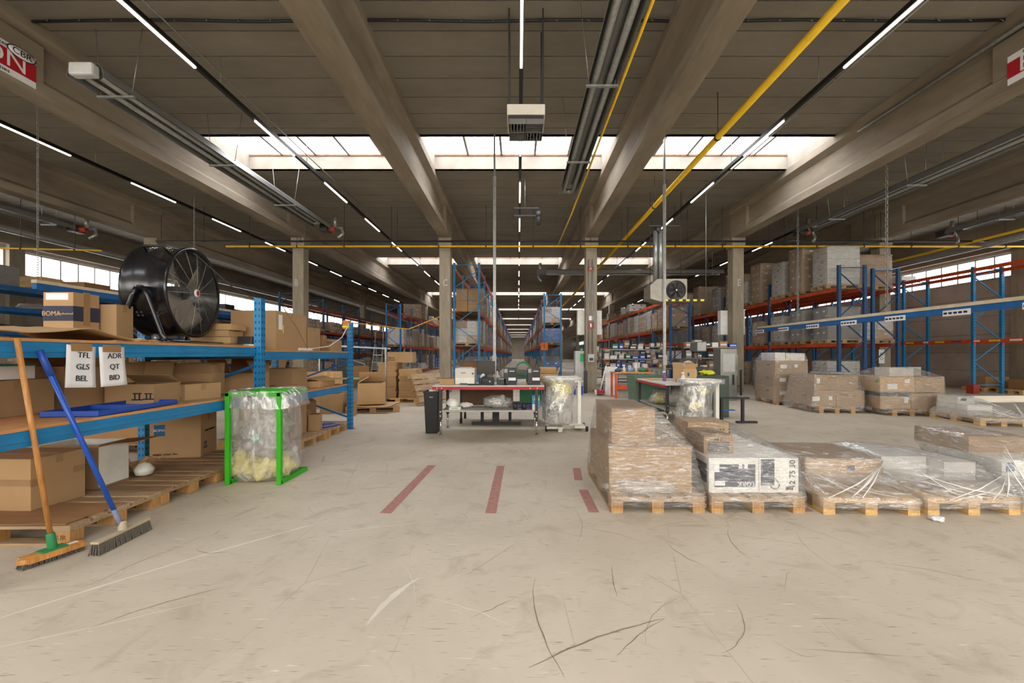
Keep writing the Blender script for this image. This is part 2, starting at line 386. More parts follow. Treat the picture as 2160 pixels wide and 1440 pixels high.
# side walls with high window strips
WB,WT=4.30,5.2
wn=[0]
def nextn(): wn[0]+=1; return wn[0]
def wall_side(sx,nm,door=None):
    mb=MB(); xa,xb=sorted((sx*(XW-.08),sx*(XW+.12)))
    z=0; ph=.72
    holes=[door] if door else []
    while z<WB-.01:
        zt=min(z+ph,WB)
        a=Y0; segs=[]
        for h in holes:
            if z<h[2]-.01: segs.append((a,h[0])); a=h[1]
        segs.append((a,Y1))
        for s in segs: mb.box(xa,xb,s[0],s[1],z+.006,zt-.006,0)
        for s in segs: mb.box(xa+.03,xb-.03,s[0],s[1],z,zt,1)
        z=zt
    mb.box(xa,xb,Y0,Y1,WT,ZC,0)
    for y in [Y0]+ROWS[1:]: mb.box(xa,xb,y-.3,y+.3,WB,WT,0)
    struct('wall_'+nm,mb,[WALL,JOINT],'grey precast panel wall on the %s with horizontal joints'%nm,'wall')
    for k in range(len(ROWS)-1):
        a=(ROWS[k] if k else Y0)+.3; c=ROWS[k+1]-.3
        fr=MB(); x=sx*(XW+.02)
        fr.box(x-.04,x+.04,a,c,WB,WB+.05); fr.box(x-.04,x+.04,a,c,WT-.05,WT)
        o=fr.build('window_%d'%nextn(),[MULL],None,True,loc=(x,a,WB)); o['kind']='structure'
        tag(o,'high strip window in the %s wall, %s span from the viewer'%(nm,ordr[k]),'window',None,'structure')
        pn=MB(); pn.box(x-.005*sx,x+.02*sx,a,c,WB+.04,WT-.04) if sx>0 else pn.box(x-.02,x+.005,a,c,WB+.04,WT-.04)
        pn.build('pane',[WINP],o,True)
        m2=MB(); n=int((c-a)/.68); 
        if k<3:
            for q in range(1,n): yy=a+(c-a)*q/n; m2.box(x-.045,x+.03,yy-.02,yy+.02,WB+.05,WT-.05)
            m2.build('mullion',[MULL],o,True)
wall_side(-1,'left'); wall_side(1,'right',(12.3,14.3,2.1))
# end wall and back wall
mb=MB(); mb.box(-XW,XW,Y1,Y1+.2,0,ZC)
struct('wall_end',mb,WALL,'pale far end wall closing the long centre aisle','wall')
mb=MB(); mb.box(-XW,XW,Y0-.2,Y0,0,2.2); mb.box(-XW,XW,Y0-.2,Y0,5.4,ZC)
for x in (-XW,-6.5,6.5,XW): mb.box(x-.4,x+.4,Y0-.2,Y0,2.2,5.4)
struct('wall_back',mb,WALL,'concrete back wall behind the viewer with three added glowing panels','wall')
for a,c in ((-18.1,-6.9),(-6.1,6.1),(6.9,18.1)):  # unseen glowing panels, added to brighten surfaces that face the viewer
    mb=MB(); mb.box(a,c,Y0-.12,Y0-.08,2.2,5.4)
    o=struct('window_%d'%nextn(),mb,FILLB,'added glowing fill panel in the back wall, %s of three'%({-18.1:'left',-6.1:'middle'}.get(a,'right')),'window')
# roof lights
for k,(a,c) in enumerate(SKYS):
    for b in (2,3,4):
        x0=edges[b]+.27; x1=edges[b+1]-.27; zg=ZC+.43
        mb=MB(); t=.12
        mb.box(edges[b]-.02,edges[b+1]+.02,c,c+t,ZC+.0,zg+.1); mb.box(edges[b]-.02,edges[b+1]+.02,a-t,a,ZC,zg+.1)
        mb.box(x0-t,x0,a,c,ZC-.0,zg+.1); mb.box(x1,x1+t,a,c,ZC-.0,zg+.1)
        o=struct('window_%d'%nextn(),mb,[CURB],'bright roof light over the %s bay, %s row from the viewer'%({2:'left centre',3:'centre',4:'right centre'}[b],ordr[k]),'roof light',loc=(x0,a,ZC))
        rb=MB(); rb.box(x0,x1,c-.03,c,zg-.06,zg-.02)
        if k in (0,1,2): rb.build('rusty_flashing',[RUST],o,True)
        pn=MB(); pn.box(x0,x1,a,c,zg,zg+.03); pn.build('pane',[SKY],o,True)
        if k in (0,1,2):
            m2=MB(); n=5
            for q in range(1,n): xx=x0+(x1-x0)*q/n; m2.box(xx-.03,xx+.03,a,c,zg-.05,zg-.005)
            m2.build('mullion',[MULL],o,True)

SCD=P('scratch_dark','#8a7c66',.8,var=.3); SCL=P('scratch_pale','#e2dacb',.7,var=.15)
rnd=random.Random(11)
def scratch(p,q,w,mat,bow=.05):
    a=Vector((p[0],p[1],0)); b=Vector((q[0],q[1],0)); d=(b-a); s=Vector((-d.y,d.x,0)).normalized(); n=16; vs=[]
    for k in range(n+1):
        t=k/n; c=a.lerp(b,t)+s*(bow*4*t*(1-t)+.01*noise.noise(c_(a,t)))
        ww=w*(.25+.75*math.sin(PI*min(max(t,.02),.98)))*(.6+.6*abs(noise.noise(c_(b,t*3))))
        vs+=[c-s*ww/2+Vector((0,0,.0012)),c+s*ww/2+Vector((0,0,.0012))]
    m=MB(); m.add(vs,[(2*k,2*k+2,2*k+3,2*k+1) for k in range(n)]); m.build('floor_scratch',mat,FLO)
def c_(a,t): return Vector((a.x*3+t*5,a.y*3,t*4))
for k in range(46):
    y=1.9+3.6*rnd.random()**1.4; x=rnd.uniform(-1.15,1.15)*y; L_=rnd.uniform(.15,.7); an=rnd.uniform(0,PI)
    scratch((x,y),(x+L_*math.cos(an),y+L_*math.sin(an)),rnd.uniform(.003,.007),SCD if rnd.random()<.75 else SCL,rnd.uniform(-.08,.08))
scratch((-2.75,2.1),(-1.55,3.5),.03,SCL,.05); scratch((-2.6,1.9),(-1.75,2.35),.012,SCL,-.02); scratch((-.76,2.15),(-.6,2.6),.05,SCL,.03); scratch((-1.6,3.2),(-.6,3.5),.012,SCL,.02); scratch((.05,1.85),(.75,2.2),.012,SCD,.03); scratch((.2,1.8),(.1,2.6),.008,SCD,.05)
# ================================================================ under the ceiling
def led_track(x,label,y0=3.0,y1=60,z=CH+4.75,nlit=13,first=5.5,per=3.1):
    t=thing('light_track',label,'strip light',(x,y0,z),0,'ceiling strip light tracks')
    m=MB(); m.box(-.035,.035,0,y1-y0,-.03,.05); m.build('rail',BLK,t)
    me=MB().cyl((0,0,.05),(0,0,ZC-z),.006,5).mesh('suspension_wire',GALV)
    y=1.5
    while y<min(y1-y0,30): link('suspension_wire',me,t,(0,y,0)); y+=3.1
    lit=MB(); lit.box(-.019,.019,0,1.5,-.055,-.03); me=lit.mesh('led_tube',LED)
    for k in range(nlit): link('led_tube',me,t,(0,first-y0+per*k,0))
    return t
for x,lb in ((-10.6,'strip light track between column lines A and B'),(-5.3,'strip light track between column lines B and C'),(.05,'strip light track above the centre aisle'),(5.35,'strip light track between column lines D and E'),(10.65,'strip light track between column lines E and F')):
    led_track(x,lb)
def pipe(name,label,cat,pts,r,mat,clamps=0,cm=None,up=None,smooth=0):
    t=thing(name,label,cat,pts[0])
    m=MB(); m.tube([Vector(p)-Vector(pts[0]) for p in pts],r,10); m.build('pipe_run',mat,t)
    if clamps:
        a=Vector(pts[0]); b=Vector(pts[-1]); d=(b-a).normalized(); cm_=MB().cyl(-d*.02,d*.02,r*1.25,10).mesh('pipe_clamp',cm or BLK); hm_=MB().cyl((0,0,r),(0,0,(up or ZC)-a.z),.008,5).mesh('hanger_rod',DGREY)
        for k in range(clamps):
            p=(b-a)*((k+.5)/clamps); o=link('pipe_clamp',cm_,t,p); link('hanger_rod',hm_,o)
    return t
pipe('gas_pipe','thin yellow gas pipe running across the hall in front of the columns','pipe',[(-10.4,15.2,CH+3.86),(18.2,15.2,CH+3.86)],.034,YEL,17)
pipe('water_pipe','thin dark pipe running across the hall just above the yellow one','pipe',[(-13,15.3,CH+4.07),(18.2,15.3,CH+4.07)],.03,BLK,9)
pipe('gas_pipe','thick yellow gas pipe running away under the ceiling','pipe',[(4.04,2.6,CH+4.4),(4.04,75,CH+4.4)],.062,YEL,18)
pipe('ceiling_gas_pipe','slim yellow gas line along the centre radiant heater','pipe',[(1.53,3,CH+4.02),(1.53,12.2,CH+4.02),(1.42,15.1,CH+3.9)],.022,YEL)
pipe('conduit','slim cable conduit beside the left centre strip light','conduit',[(-5.22,2.6,CH+4.93),(-5.22,16,CH+4.93)],.013,GALV)
pipe('conduit','slim cable conduit beside the right centre strip light','conduit',[(5.55,2.6,CH+4.8),(5.55,16,CH+4.8)],.013,GALV)
pipe('conduit','galvanised cable tray along the beam on line E','conduit',[(7.66,2.6,CH+5.02),(7.66,9.6,CH+5.02)],.04,GALV)
pipe('ceiling_duct','pale grey air duct along the right wall under the ceiling','duct',[(16.6,9,CH+3.9),(16.6,30,CH+3.9)],.11,GALV)
pipe('ceiling_duct','pale grey air duct along the left wall under the ceiling','duct',[(-16.9,9,CH+4.15),(-16.9,36,CH+4.15)],.11,GALV)
pipe('gas_pipe','yellow gas pipe along the right wall above the windows','pipe',[(16.3,9,CH+4.05),(16.3,30,CH+4.05)],.045,YEL)
pipe('gas_pipe','short yellow gas pipe near the left wall','pipe',[(-15.5,12.6,CH+3.15),(-12.6,12.9,CH+3.15)],.025,YEL,2)
# cable along a ceiling joint
t=thing('ceiling_cable','black cable clipped along a ceiling joint near the viewer','cable',(0,6.74,ZC))
m=MB(); m.tube([(-12+.5*k,.004*math.sin(k*1.7),-.035-.012*math.sin(k*.9)) for k in range(49)],.022,6); m.build('cable_run',BLK,t)
for k in range(48):
    if abs((k*.5-12)%5.3-2.65)<.3: continue
    c=MB(); c.tube([(0,0,-.005),(0,-.035,-.05),(.012,-.05,-.075)],.007,5); o=c.build('clip',GALV,t); o.location=(-11.9+.5*k,0,0)
# radiant tube heaters
def heater(x,z,y0,y1,label,near=None,far=True,w=.44,both=True):
    t=thing('radiant_heater',label,'heater',(x,y0,z)); L=y1-y0; h=w/2
    m=MB(); m.grid(lambda u,v:[(-h,v*L,-.02),(-h+.03,v*L,.10),(-h+.09,v*L,.16),(0,v*L,.17),(h-.09,v*L,.16),(h-.03,v*L,.10),(h,v*L,-.02)][round(u*6)],6,1,0,False)
    m.build('hood',GREYM,t,solid=.008)
    m=MB(); n=10
    bend=[(.11*math.cos(a),L-.55+.11*math.sin(a),.05) for a in [PI*k/n for k in range(n+1)]]
    m.tube([(.11,.12,.05)]+bend+[(-.11,.12,.05)],.05,10); m.build('radiant_tube',GALV,t)
    k=.5
    while k<L:
        b=MB(); b.box(-h-.02,h+.02,-.02,.02,-.05,-.02); o=b.build('support_bar',GALV,t); o.location=(0,k,0)
        for s in (-1,1): MB().cyl((s*(h-.03),0,-.02),(s*(h+.10),.05,ZC-z),.006,5).build('hanger_chain',GALV,o)
        k+=2.5
    if near:
        b=MB(); b.box(-.18,.18,-.08,.06,-.04,.15); b.build('end_box',WGREY,t,bevel=.03)
    if far:
        b=MB(); b.box(-.12,.12,L+.02,L+.4,-.05,.17,0); b.cyl((.0,L+.2,.05),(.3,L+.25,.05),.09,12,1); b.tube([(.3,L+.3,.1),(.5,L+.35,.12),(.55,L+.3,-.1),(.42,L+.2,-.25)],.045,8,2); b.cyl((.3,L+.25,.1),(.3,L+.25,.5),.06,10,2)
        b.build('burner',[DGREY,REDR,GALV],t)
    return t
heater(1.24,CH+4.0,3.3,11.0,'radiant tube heater hood hanging right of the box heater',far=False)
heater(-6.5,CH+4.2,6.4,14.2,'radiant tube heater with grey end box beside the beam on line B',near=True,w=.56)
heater(9.33,CH+4.0,4.5,13.9,'radiant tube heater hanging right of the beam on line E')
heater(14.3,CH+4.0,7,14.1,'radiant tube heater hanging right of the beam on line F')
heater(-14.3,CH+4.0,7.5,13.6,'radiant tube heater hanging near the left wall')
# one heater hung crosswise behind column D
h=heater(8.6,CH+3.42,18,25.4,'radiant tube heater hung crosswise behind the column on line D')
h.rotation_euler=(0,0,PI/2)
# box heater with four louvre fields
t=thing('unit_heater','white ceiling box heater with four louvred fields hanging in the centre','heater',(.12,6.5,CH+3.66))
m=MB(); m.box(-.29,.29,0,.58,.0,.16); m.build('casing',WHITEM,t,bevel=.008)
m=MB(); m.box(-.27,.27,.02,.56,-.05,0); m.build('underside',DGREY,t)
for qx in (0,1):
    for qy in (0,1):
        g=MB(); x0=-.26+.265*qx; y0=.03+.265*qy
        if (qx+qy)%2==1:
            for k in range(5): g.box(x0+.01,x0+.245,y0+.02+.05*k,y0+.035+.05*k,-.12,-.05)
        else:
            for k in range(5): g.box(x0+.02+.05*k,x0+.035+.05*k,y0+.01,y0+.245,-.12,-.05)
        g.box(x0-.005,x0+.005,y0,y0+.26,-.13,-.04); g.box(x0+.255,x0+.265,y0,y0+.26,-.13,-.04); g.box(x0,x0+.26,y0-.005,y0+.005,-.13,-.04); g.box(x0,x0+.26,y0+.255,y0+.265,-.13,-.04)
        g.build('louvre',GREYM,t)
for sx in (-.26,.26):
    for y in (.05,.53):
        m=MB(); m.box(sx-.012,sx+.012,y-.012,y+.012,.16,ZC-CH-3.66); m.build('hanger_rod',DGREY,t)
m=MB(); m.lathe([(.0,.27),(.1,.26),(.12,.2),(.12,.16)],Matrix.Translation((.0,.3,0)),16); m.build('motor_cap',DGREY,t)
# fan heater on line D/E
t=thing('fan_heater','galvanised fan heater box hanging in front of the right racks','heater',(4.75,13.5,CH+1.68))
m=MB(); m.box(-.2,.6,0,.75,0,.72); m.build('casing',HEATG,t,bevel=.01)
m=MB(); m.prism([(-.56,.1),(-.2,0),(-.2,.72),(-.34,.72),(-.56,.52)],'y',.02,.73); m.build('air_outlet',HEATG,t)
m=MB(); m.lathe([(.29,-.05),(.31,-.03),(.31,.03),(.27,.03),(.27,-.02)],Matrix.Translation((.24,-.01,.36))@Matrix.Rotation(PI/2,4,'X'),28); m.build('fan_ring',BLK,t)
m=MB(); m.lathe([(.26,0),(0,0)],Matrix.Translation((.24,-.004,.36))@Matrix.Rotation(PI/2,4,'X'),28); m.build('fan_recess',P('fan_recess_dark','#3a342c',.8),t)
m=MB()
for k in range(7):
    a=2*PI*k/7; m.add([(.24+r*math.cos(a+o),-.03-o*.05,.36+r*math.sin(a+o)) for r,o in ((.05,0),(.25,-.12),(.25,.32),(.05,.25))],[(0,1,2,3)])
m.build('fan_blade',DGREY,t,solid=.006)
m=MB(); m.cyl((.24,-.06,.36),(.24,.0,.36),.05,16,0); m.cyl((.24,-.065,.36),(.24,-.06,.36),.025,12,1)
for k in range(5): a=2*PI*k/5+.3; m.cyl((.24,-.05,.36),(.24+.3*math.cos(a),-.04,.36+.3*math.sin(a)),.007,6)
m.build('guard',[BLK,WHITE],t)
for x in (-.28,-.12): m=MB(); m.cyl((x,.4,.7),(x,.4,2.35),.075,14); m.build('flue_pipe',GALV,t)
m=MB(); m.lathe([(.0,2.5),(.1,2.48),(.12,2.35),(.09,2.3)],Matrix.Translation((-.2,.4,0)),16); m.box(-.5,.5,.38,.42,2.5,2.53)
m.build('flue_cap',DGREY,t)
for x in (-.45,.55): m=MB(); m.cyl((x,.4,.6),(x,.4,ZC-CH-1.68),.008,6); m.build('hanger_rod',DGREY,t)
# striped warning bar
t=thing('warning_bar','yellow and black striped height bar hanging under the fan heater','bar',(4.45,13.0,CH+1.66))
for k in range(12): m=MB(); m.box(.11*k,.11*k+.11,-.02,.02,-.03,.03); m.build('stripe',YELB if k%2==0 else BLK,t)
for x in (.05,1.27): m=MB(); m.cyl((x,0,.03),(x,0,ZC-CH-1.66),.008,6); m.build('hanger_rod',GALV,t)
# flue tee of centre line
t=thing('flue_pipe','dark tee shaped flue pipe under the ceiling above the aisle','pipe',(.3,12.5,CH+3.85))
m=MB(); m.box(-.42,.3,-.02,.02,.42,.46); m.box(-.42,.3,-.02,.02,.2,.24); m.build('bracket',DGREY,t)
m=MB(); m.cyl((.3,0,-.05),(.3,0,.3),.06,12); m.lathe([(0,.34),(.08,.34),(.08,.2),(.05,.18)],Matrix.Translation((.3,0,0)),14); m.build('flue',DGREY,t)
m=MB(); m.cyl((-.1,0,.46),(-.1,0,ZC-CH-3.85),.01,6); m.build('hanger_rod',GALV,t)
# power poles
for X,Y,lb,zs in ((-.57,10.3,'galvanised power pole from the ceiling down behind the front packing table',CH+4.3),(3.7,10.8,'galvanised power pole from the ceiling down behind the side packing table',CH+4.3)):
    t=thing('power_pole',lb,'pole',(X,Y,0))
    m=MB(); m.box(-.035,.035,-.03,.03,0,zs); m.box(-.012,.012,-.045,-.03,0,zs); m.build('column_profile',GALV,t,bevel=.006)
    m=MB(); m.box(-.02,.02,-.02,.02,zs,ZC+.35); m.build('top_tube',GREYM,t)
    m=MB(); m.box(-.08,.08,-.08,.08,0,.012); m.build('foot_plate',GREYM,t)
    m=MB(); m.box(-.05,.05,-.07,-.03,1.1,1.35); m.build('socket_box',WGREY,t,bevel=.004)
# chains and hanging rails
ch=MB()
def chain_mesh(L):
    c=MB(); n=int(L/.085)
    for k in range(n):
        pts=[]; z=-.085*k
        for j in range(9):
            a=2*PI*j/8; u=.03*math.cos(a); v=.052*math.sin(a)
            pts.append((u,0,z-.05+v) if k%2 else (0,u,z-.05+v))
        c.tube(pts,.009,5,0,False)
    return c
def rail(X,y0,y1,z,label,chains,cards=5,clab='',cs=1):
    t=thing('hanging_rail',label,'rail',(X,y0,z))
    m=MB(); m.box(-.05,.05,0,y1-y0,-.13,.0); m.build('blue_beam',BLUED,t,bevel=.01)
    m=MB(); m.box(-.06,.06,0,y1-y0,.0,.07); m.build('white_board',P('rail_board_beige','#d8c8ad',.7) if X>0 else MATS['rail_board_beige'],t)
    for k in range(cards):
        y=.8+k*(y1-y0-1.2)/max(cards-1,1); s=-1 if X>0 else 1
        m=MB(); m.box(s*.055-.004,s*.055+.004,0,.55,-.17,-.05); o=m.build('label_card',PAPER,t); o.location=(0,y,0)
        d=MB()
        for q in range(5): d.box(s*.061-.002,s*.061+.002,.06+.1*q,.13+.1*q,-.13,-.09)
        d.build('card_print',INK,o)
    for j,y in enumerate(chains):
        top=ZC if abs(X)>.1 else ZC
        o=chain_mesh((top-z-.02)/cs).build('chain',GALV,loc=(X,y,top)); o.scale=(cs,cs,cs); tag(o,clab%('near' if j==0 else 'far'),'chain')
rail(8.98,6.2,15.9,CH+.97,'blue and white label rail hanging on chains on the right',(10.4,13.7),7,'%s steel chain holding the hanging rail on the right')
rail(-10.1,8.9,19,CH+1.5,'blue and white rail hanging on chains behind the drum fan',(8.97,13.3),0,'%s steel chain holding the hanging rail on the left',.6)
# makers sign on the two side beams
def ergon(x,y0,y1,z0,z1,face,label):
    s=1 if face=='+x' else -1
    t=thing('beam_sign',label,'sign',(x,(y0+y1)/2,z0)); L=(y1-y0); H=z1-z0
    m=MB(); m.box(0,.006*s,-L/2,L/2,0,H) if s>0 else m.box(-.006,0,-L/2,L/2,0,H); m.build('panel',PAPER,t)
    m=MB(); m.box(min(0,.009*s),max(0,.009*s),-L/2,L/2,.1,H-.1); m.build('red_field',REDB,t)
    txt('ERGON',.36,(s*.012,0,H/2),face,PAPER,t,'lettering',1.05)
    txt('Elements Prefabriques',.085,(s*.010,0,.05),face,INK,t,'lettering',1.1)
    txt('Geprefabriceerde elementen',.085,(s*.010,-.1*s,H-.05),face,INK,t,'lettering',1)
    m=MB(); M=Matrix.Translation((s*.006,s*(L/2-.2),H-.06))@Matrix.Rotation(PI/2,4,'Y')@Matrix.Diagonal((.45,1,1,1)); m.lathe([(.2,-.008),(.2,.008),(0,.008)],M,24); m.lathe([(0,-.008),(.2,-.008)],M,24); m.build('oval_badge',INK,t)
    m=MB(); M=M@Matrix.Diagonal((.85,.9,1.5,1)); m.lathe([(.2,-.008),(.2,.008),(0,.008)],M,24); m.lathe([(0,-.008),(.2,-.008)],M,24); m.build('oval_badge_face',PAPER,t)
    txt('CBR',.13,(s*.02,s*(L/2-.2),H-.06),face,INK,t,'lettering',1.1)
ergon(-7.95+.203,5.3,6.85,CH+4.26,CH+4.74,'+x','red and white maker sign on the beam at upper left')
ergon(7.95-.203,5.15,6.75,CH+4.25,CH+4.7,'-x','red and white maker sign on the beam at upper right')
# things on the columns
def plate(name,label,cat,X,Y,z,w,h,mat,text=None,tm=None,ts=.1):
    t=thing(name,label,cat,(X,Y,z)); m=MB(); m.box(-w/2,w/2,-.012,0,-h/2,h/2); m.build('plate',mat,t)
    if text: txt(text,ts,(0,-.014,0),'-y',tm,t)
    return t
plate('number_plate','small dark red number plate high on column D','plate',2.62,15.385,CH+3.1,.24,.16,REDR,'18',PAPER,.13)
plate('notice_sheet','white notice plate above the extinguisher sign on column D','notice',2.62,15.385,CH+1.32,.16,.16,PAPER)
t=plate('extinguisher_sign','red fire extinguisher sign on column D','sign',2.62,15.385,CH+1.06,.22,.22,REDB)
m=MB(); m.box(-.025,.025,-.016,-.012,-.07,.05); m.box(-.04,.01,-.016,-.012,.05,.07); m.build('pictogram',PAPER,t)
for X,lb in ((2.65,'white cabinet board mounted behind column D'),(7.95,'white cabinet board mounted behind column E')):
    t=thing('switch_cabinet',lb,'cabinet',(X,15.95,2.1)); m=MB(); m.box(-.45,.45,-.145,.1,0,.9); m.build('body',WHITE,t,bevel=.01)
t=thing('switch_box','grey socket box low on column D','box',(2.62,15.4,1.1)); m=MB(); m.box(-.11,.11,-.1,0,0,.28); m.build('body',WGREY,t,bevel=.01); m=MB(); m.box(-.07,.07,-.11,-.1,.05,.15); m.build('cover',DGREY,t)
for dx,lb in ((-.12,'left'),(.02,'right')):
    o=MB().cyl((0,0,0),(0,0,3.4),.018,8).build('conduit',GALV,loc=(2.65+dx,15.375,1.4)); tag(o,'thin cable conduit down column D, %s one of two'%lb,'conduit')
plate('notice_strip','long white notice strip low on column E','notice',7.83,15.385,.98,.15,.75,PAPER,'T\nE\nO\nU',INK,.12)
plate('notice_strip','green and white notice strip low on column F','notice',13.1,15.385,1.3,.2,.5,PAPER,'N\nO',GREEN,.16)
# ================================================================ cartons, pallets, shelving builders
_cm={}
def shell_open(m,w,d,h,t=.006,mi=0,mo=1):
    """five walls of an open carton (outside mi, inside mo)"""
    for q in (0,1):
        s=t*q; k=mo if q else mi
        x,y=w/2-s,d/2-s; z0=s
        v=[(-x,-y,z0),(x,-y,z0),(x,y,z0),(-x,y,z0),(-x,-y,h),(x,-y,h),(x,y,h),(-x,y,h)]
        m.add(v,[(0,1,2,3),(0,1,5,4),(1,2,6,5),(2,3,7,6),(3,0,4,7)],k)
    x,y=w/2,d/2
    a=[(-x,-y,h),(x,-y,h),(x,y,h),(-x,y,h)]; b=[(-x+t,-y+t,h),(x-t,-y+t,h),(x-t,y-t,h),(-x+t,y-t,h)]
    m.add(a+b,[(0,1,5,4),(1,2,6,5),(2,3,7,6),(3,0,4,7)],mi)
def carton(label,loc,size,rz=0,open_=None,mat=None,tape=True,group=None,lab=(),texts=(),bands=(),cat='cardboard box',name='cardboard_box',parent=None,low=False):
    """closed or open carton; open_ = four flap angles (front,right,back,left) in degrees from upright, None = cut off"""
    mat=mat or CB; w,d,h=size
    if parent is None: t=thing(name,label,cat,loc,rz,group)
    else: t=link('carton',None,parent,loc); t.rotation_euler=(0,0,rz); t.empty_display_size=.1
    m=MB()
    if open_ is None:
        g=.004; m.box(-w/2,w/2,-d/2,d/2,0,h-g); m.box(-w/2,w/2,-d/2,-.004,h-g,h); m.box(-w/2,w/2,.004,d/2,h-g,h)
        m.build('body',mat,t,bevel=.004 if not low else 0)
        if tape:
            b=MB(); b.box(-w/2-.002,w/2+.002,-.025,.025,h-.001,h+.002); b.box(-w/2-.002,-w/2+.001,-.025,.025,h-.07,h); b.box(w/2-.001,w/2+.002,-.025,.025,h-.07,h); b.build('tape_strip',TAPE,t)
    else:
        shell_open(m,w,d,h); m.build('body',[mat,CBIN],t,fix=False)
        sp=[((0,-d/2),w,0),((w/2,0),d,PI/2),((0,d/2),w,PI),((-w/2,0),d,-PI/2)]
        for (c,L,r),ang in zip(sp,open_):
            if ang is None: continue
            fh=min(d,w)*.45; f=MB(); f.box(-L/2+.004,L/2-.004,-.002,.002,0,fh)
            o=f.build('flap',[mat],t); o.location=(c[0],c[1],h); o.rotation_euler=(Matrix.Rotation(r,3,'Z')@Matrix.Rotation(R(ang),3,'X')).to_euler()
    for (face,u,v,lw,lh,lm) in lab:           # stickers
        s=MB(); e=.002
        if face=='-y': s.box(u-lw/2,u+lw/2,-d/2-e,-d/2+.001,v-lh/2,v+lh/2)
        elif face=='+x': s.box(w/2-.001,w/2+e,u-lw/2,u+lw/2,v-lh/2,v+lh/2)
        else: s.box(-w/2-e,-w/2+.001,u-lw/2,u+lw/2,v-lh/2,v+lh/2)
        s.build('label_sticker' if lm in (PAPER,) else 'printed_panel',lm,t)
    for (z0,z1,bm) in bands:
        s=MB(); s.box(-w/2-.0015,w/2+.0015,-d/2-.0015,d/2+.0015,z0,z1); s.build('printed_band',bm,t)
    for (s,size,face,u,v,tm) in texts:
        p=(u,-d/2-.003,v) if face=='-y' else ((w/2+.003,u,v) if face=='+x' else (-w/2-.003,u,v))
        txt(s,size,p,face,tm,t,'printed_text')
    return t
def arrows(t,face,u,v,w,d,s=.05):
    m=MB()
    for k in (0,1):
        o=u+k*s*1.1
        def q(a,b,z0,z1): 
            if face=='-y': m.box(a,b,-d/2-.0025,-d/2,z0,z1)
            else: m.box(w/2,w/2+.0025,a,b,z0,z1)
        q(o-.006,o+.006,v-s,v+s*.6); q(o-.018,o+.018,v+s*.3,v+s*.6)
    m2=m; 
    if face=='-y': m.box(u-.03,u+s*1.1+.03,-d/2-.0025,-d/2,v-s-.012,v-s)
    else: m.box(w/2,w/2+.0025,u-.03,u+s*1.1+.03,v-s-.012,v-s)
    m.build('printed_arrows',INK,t)
# EUR pallet 1.2 (local x) by 0.8 (local y)
def _pm():
    d=MB(); d.box(-.6,.6,-.0725,.0725,0,.022); d2=MB(); d2.box(-.6,.6,-.05,.05,0,.022)
    s=MB(); s.box(-.0725,.0725,-.4,.4,0,.022); r=MB(); r.box(-.6,.6,-.05,.05,0,.022)
    b=MB(); b.box(-.0725,.0725,-.05,.05,0,.078)
    return d,d2,s,r,b
PM=[m.mesh('pallet_piece',x) for m,x in zip(_pm(),(PALW,PALW,PALW,PALW,PALB))]
PMG=[m.mesh('pallet_piece',x) for m,x in zip(_pm(),(PALW2,PALW2,PALW2,PALW2,PALB))]
PMF=[m.mesh('pallet_piece',x) for m,x in zip(_pm(),(FRESH,FRESH,FRESH,FRESH,FRESH))]
def pallet_parts(t,M=PM,z=0,full=True):
    for y in (-.35,0,.35): link('runner',M[3],t,(0,y,z))
    for x in (-.5275,0,.5275):
        for y in (-.35,0,.35): link('block',M[4],t,(x,y,z+.022))
        link('stringer_board',M[2],t,(x,0,z+.1))
    for k,y in enumerate((-.3275,-.165,0,.165,.3275)): link('deck_board',M[k%2],t,(0,y,z+.122))
def pallet(label,x,y,rz=0,z=0,M=PM,group=None,name='wooden_pallet'):
    t=thing(name,label,'pallet',(x,y,z),rz,group); pallet_parts(t,M); return t
def flat_pallet_me(name='pallet',mat=PALW):
    m=MB()
    for y in (-.35,0,.35): m.box(-.6,.6,y-.05,y+.05,0,.022)
    for x in (-.5275,0,.5275):
        for y in (-.35,0,.35): m.box(x-.07,x+.07,y-.05,y+.05,.022,.1)
    for y in (-.3275,-.165,0,.165,.3275): m.box(-.6,.6,y-.07,y+.07,.1,.144)
    return m.mesh(name,mat)
FPM=flat_pallet_me()
FPMS=flat_pallet_me(); FPMS.transform(Matrix.Rotation(PI/2,4,'Z'))
HOLE=P('slot_shadow','#0e3f63',.8)
def post(m,x,y,z0,z1,w=.09,d=.07,slots=True,mi=0,mh=1,face='-y'):
    m.box(x-w/2,x+w/2,y-d/2,y+d/2,z0,z1,mi)
    if slots:
        z=z0+.08
        while z<z1-.04:
            for s in (-1,1):
                m.box(x+s*w*.25-.006,x+s*w*.25+.006,y-d/2-.0012,y-d/2+.001,z,z+.03,mh)
                m.box(x+w/2-.001,x+w/2+.0012,y+s*d*.25-.006,y+s*d*.25+.006,z,z+.03,mh)
            z+=.075
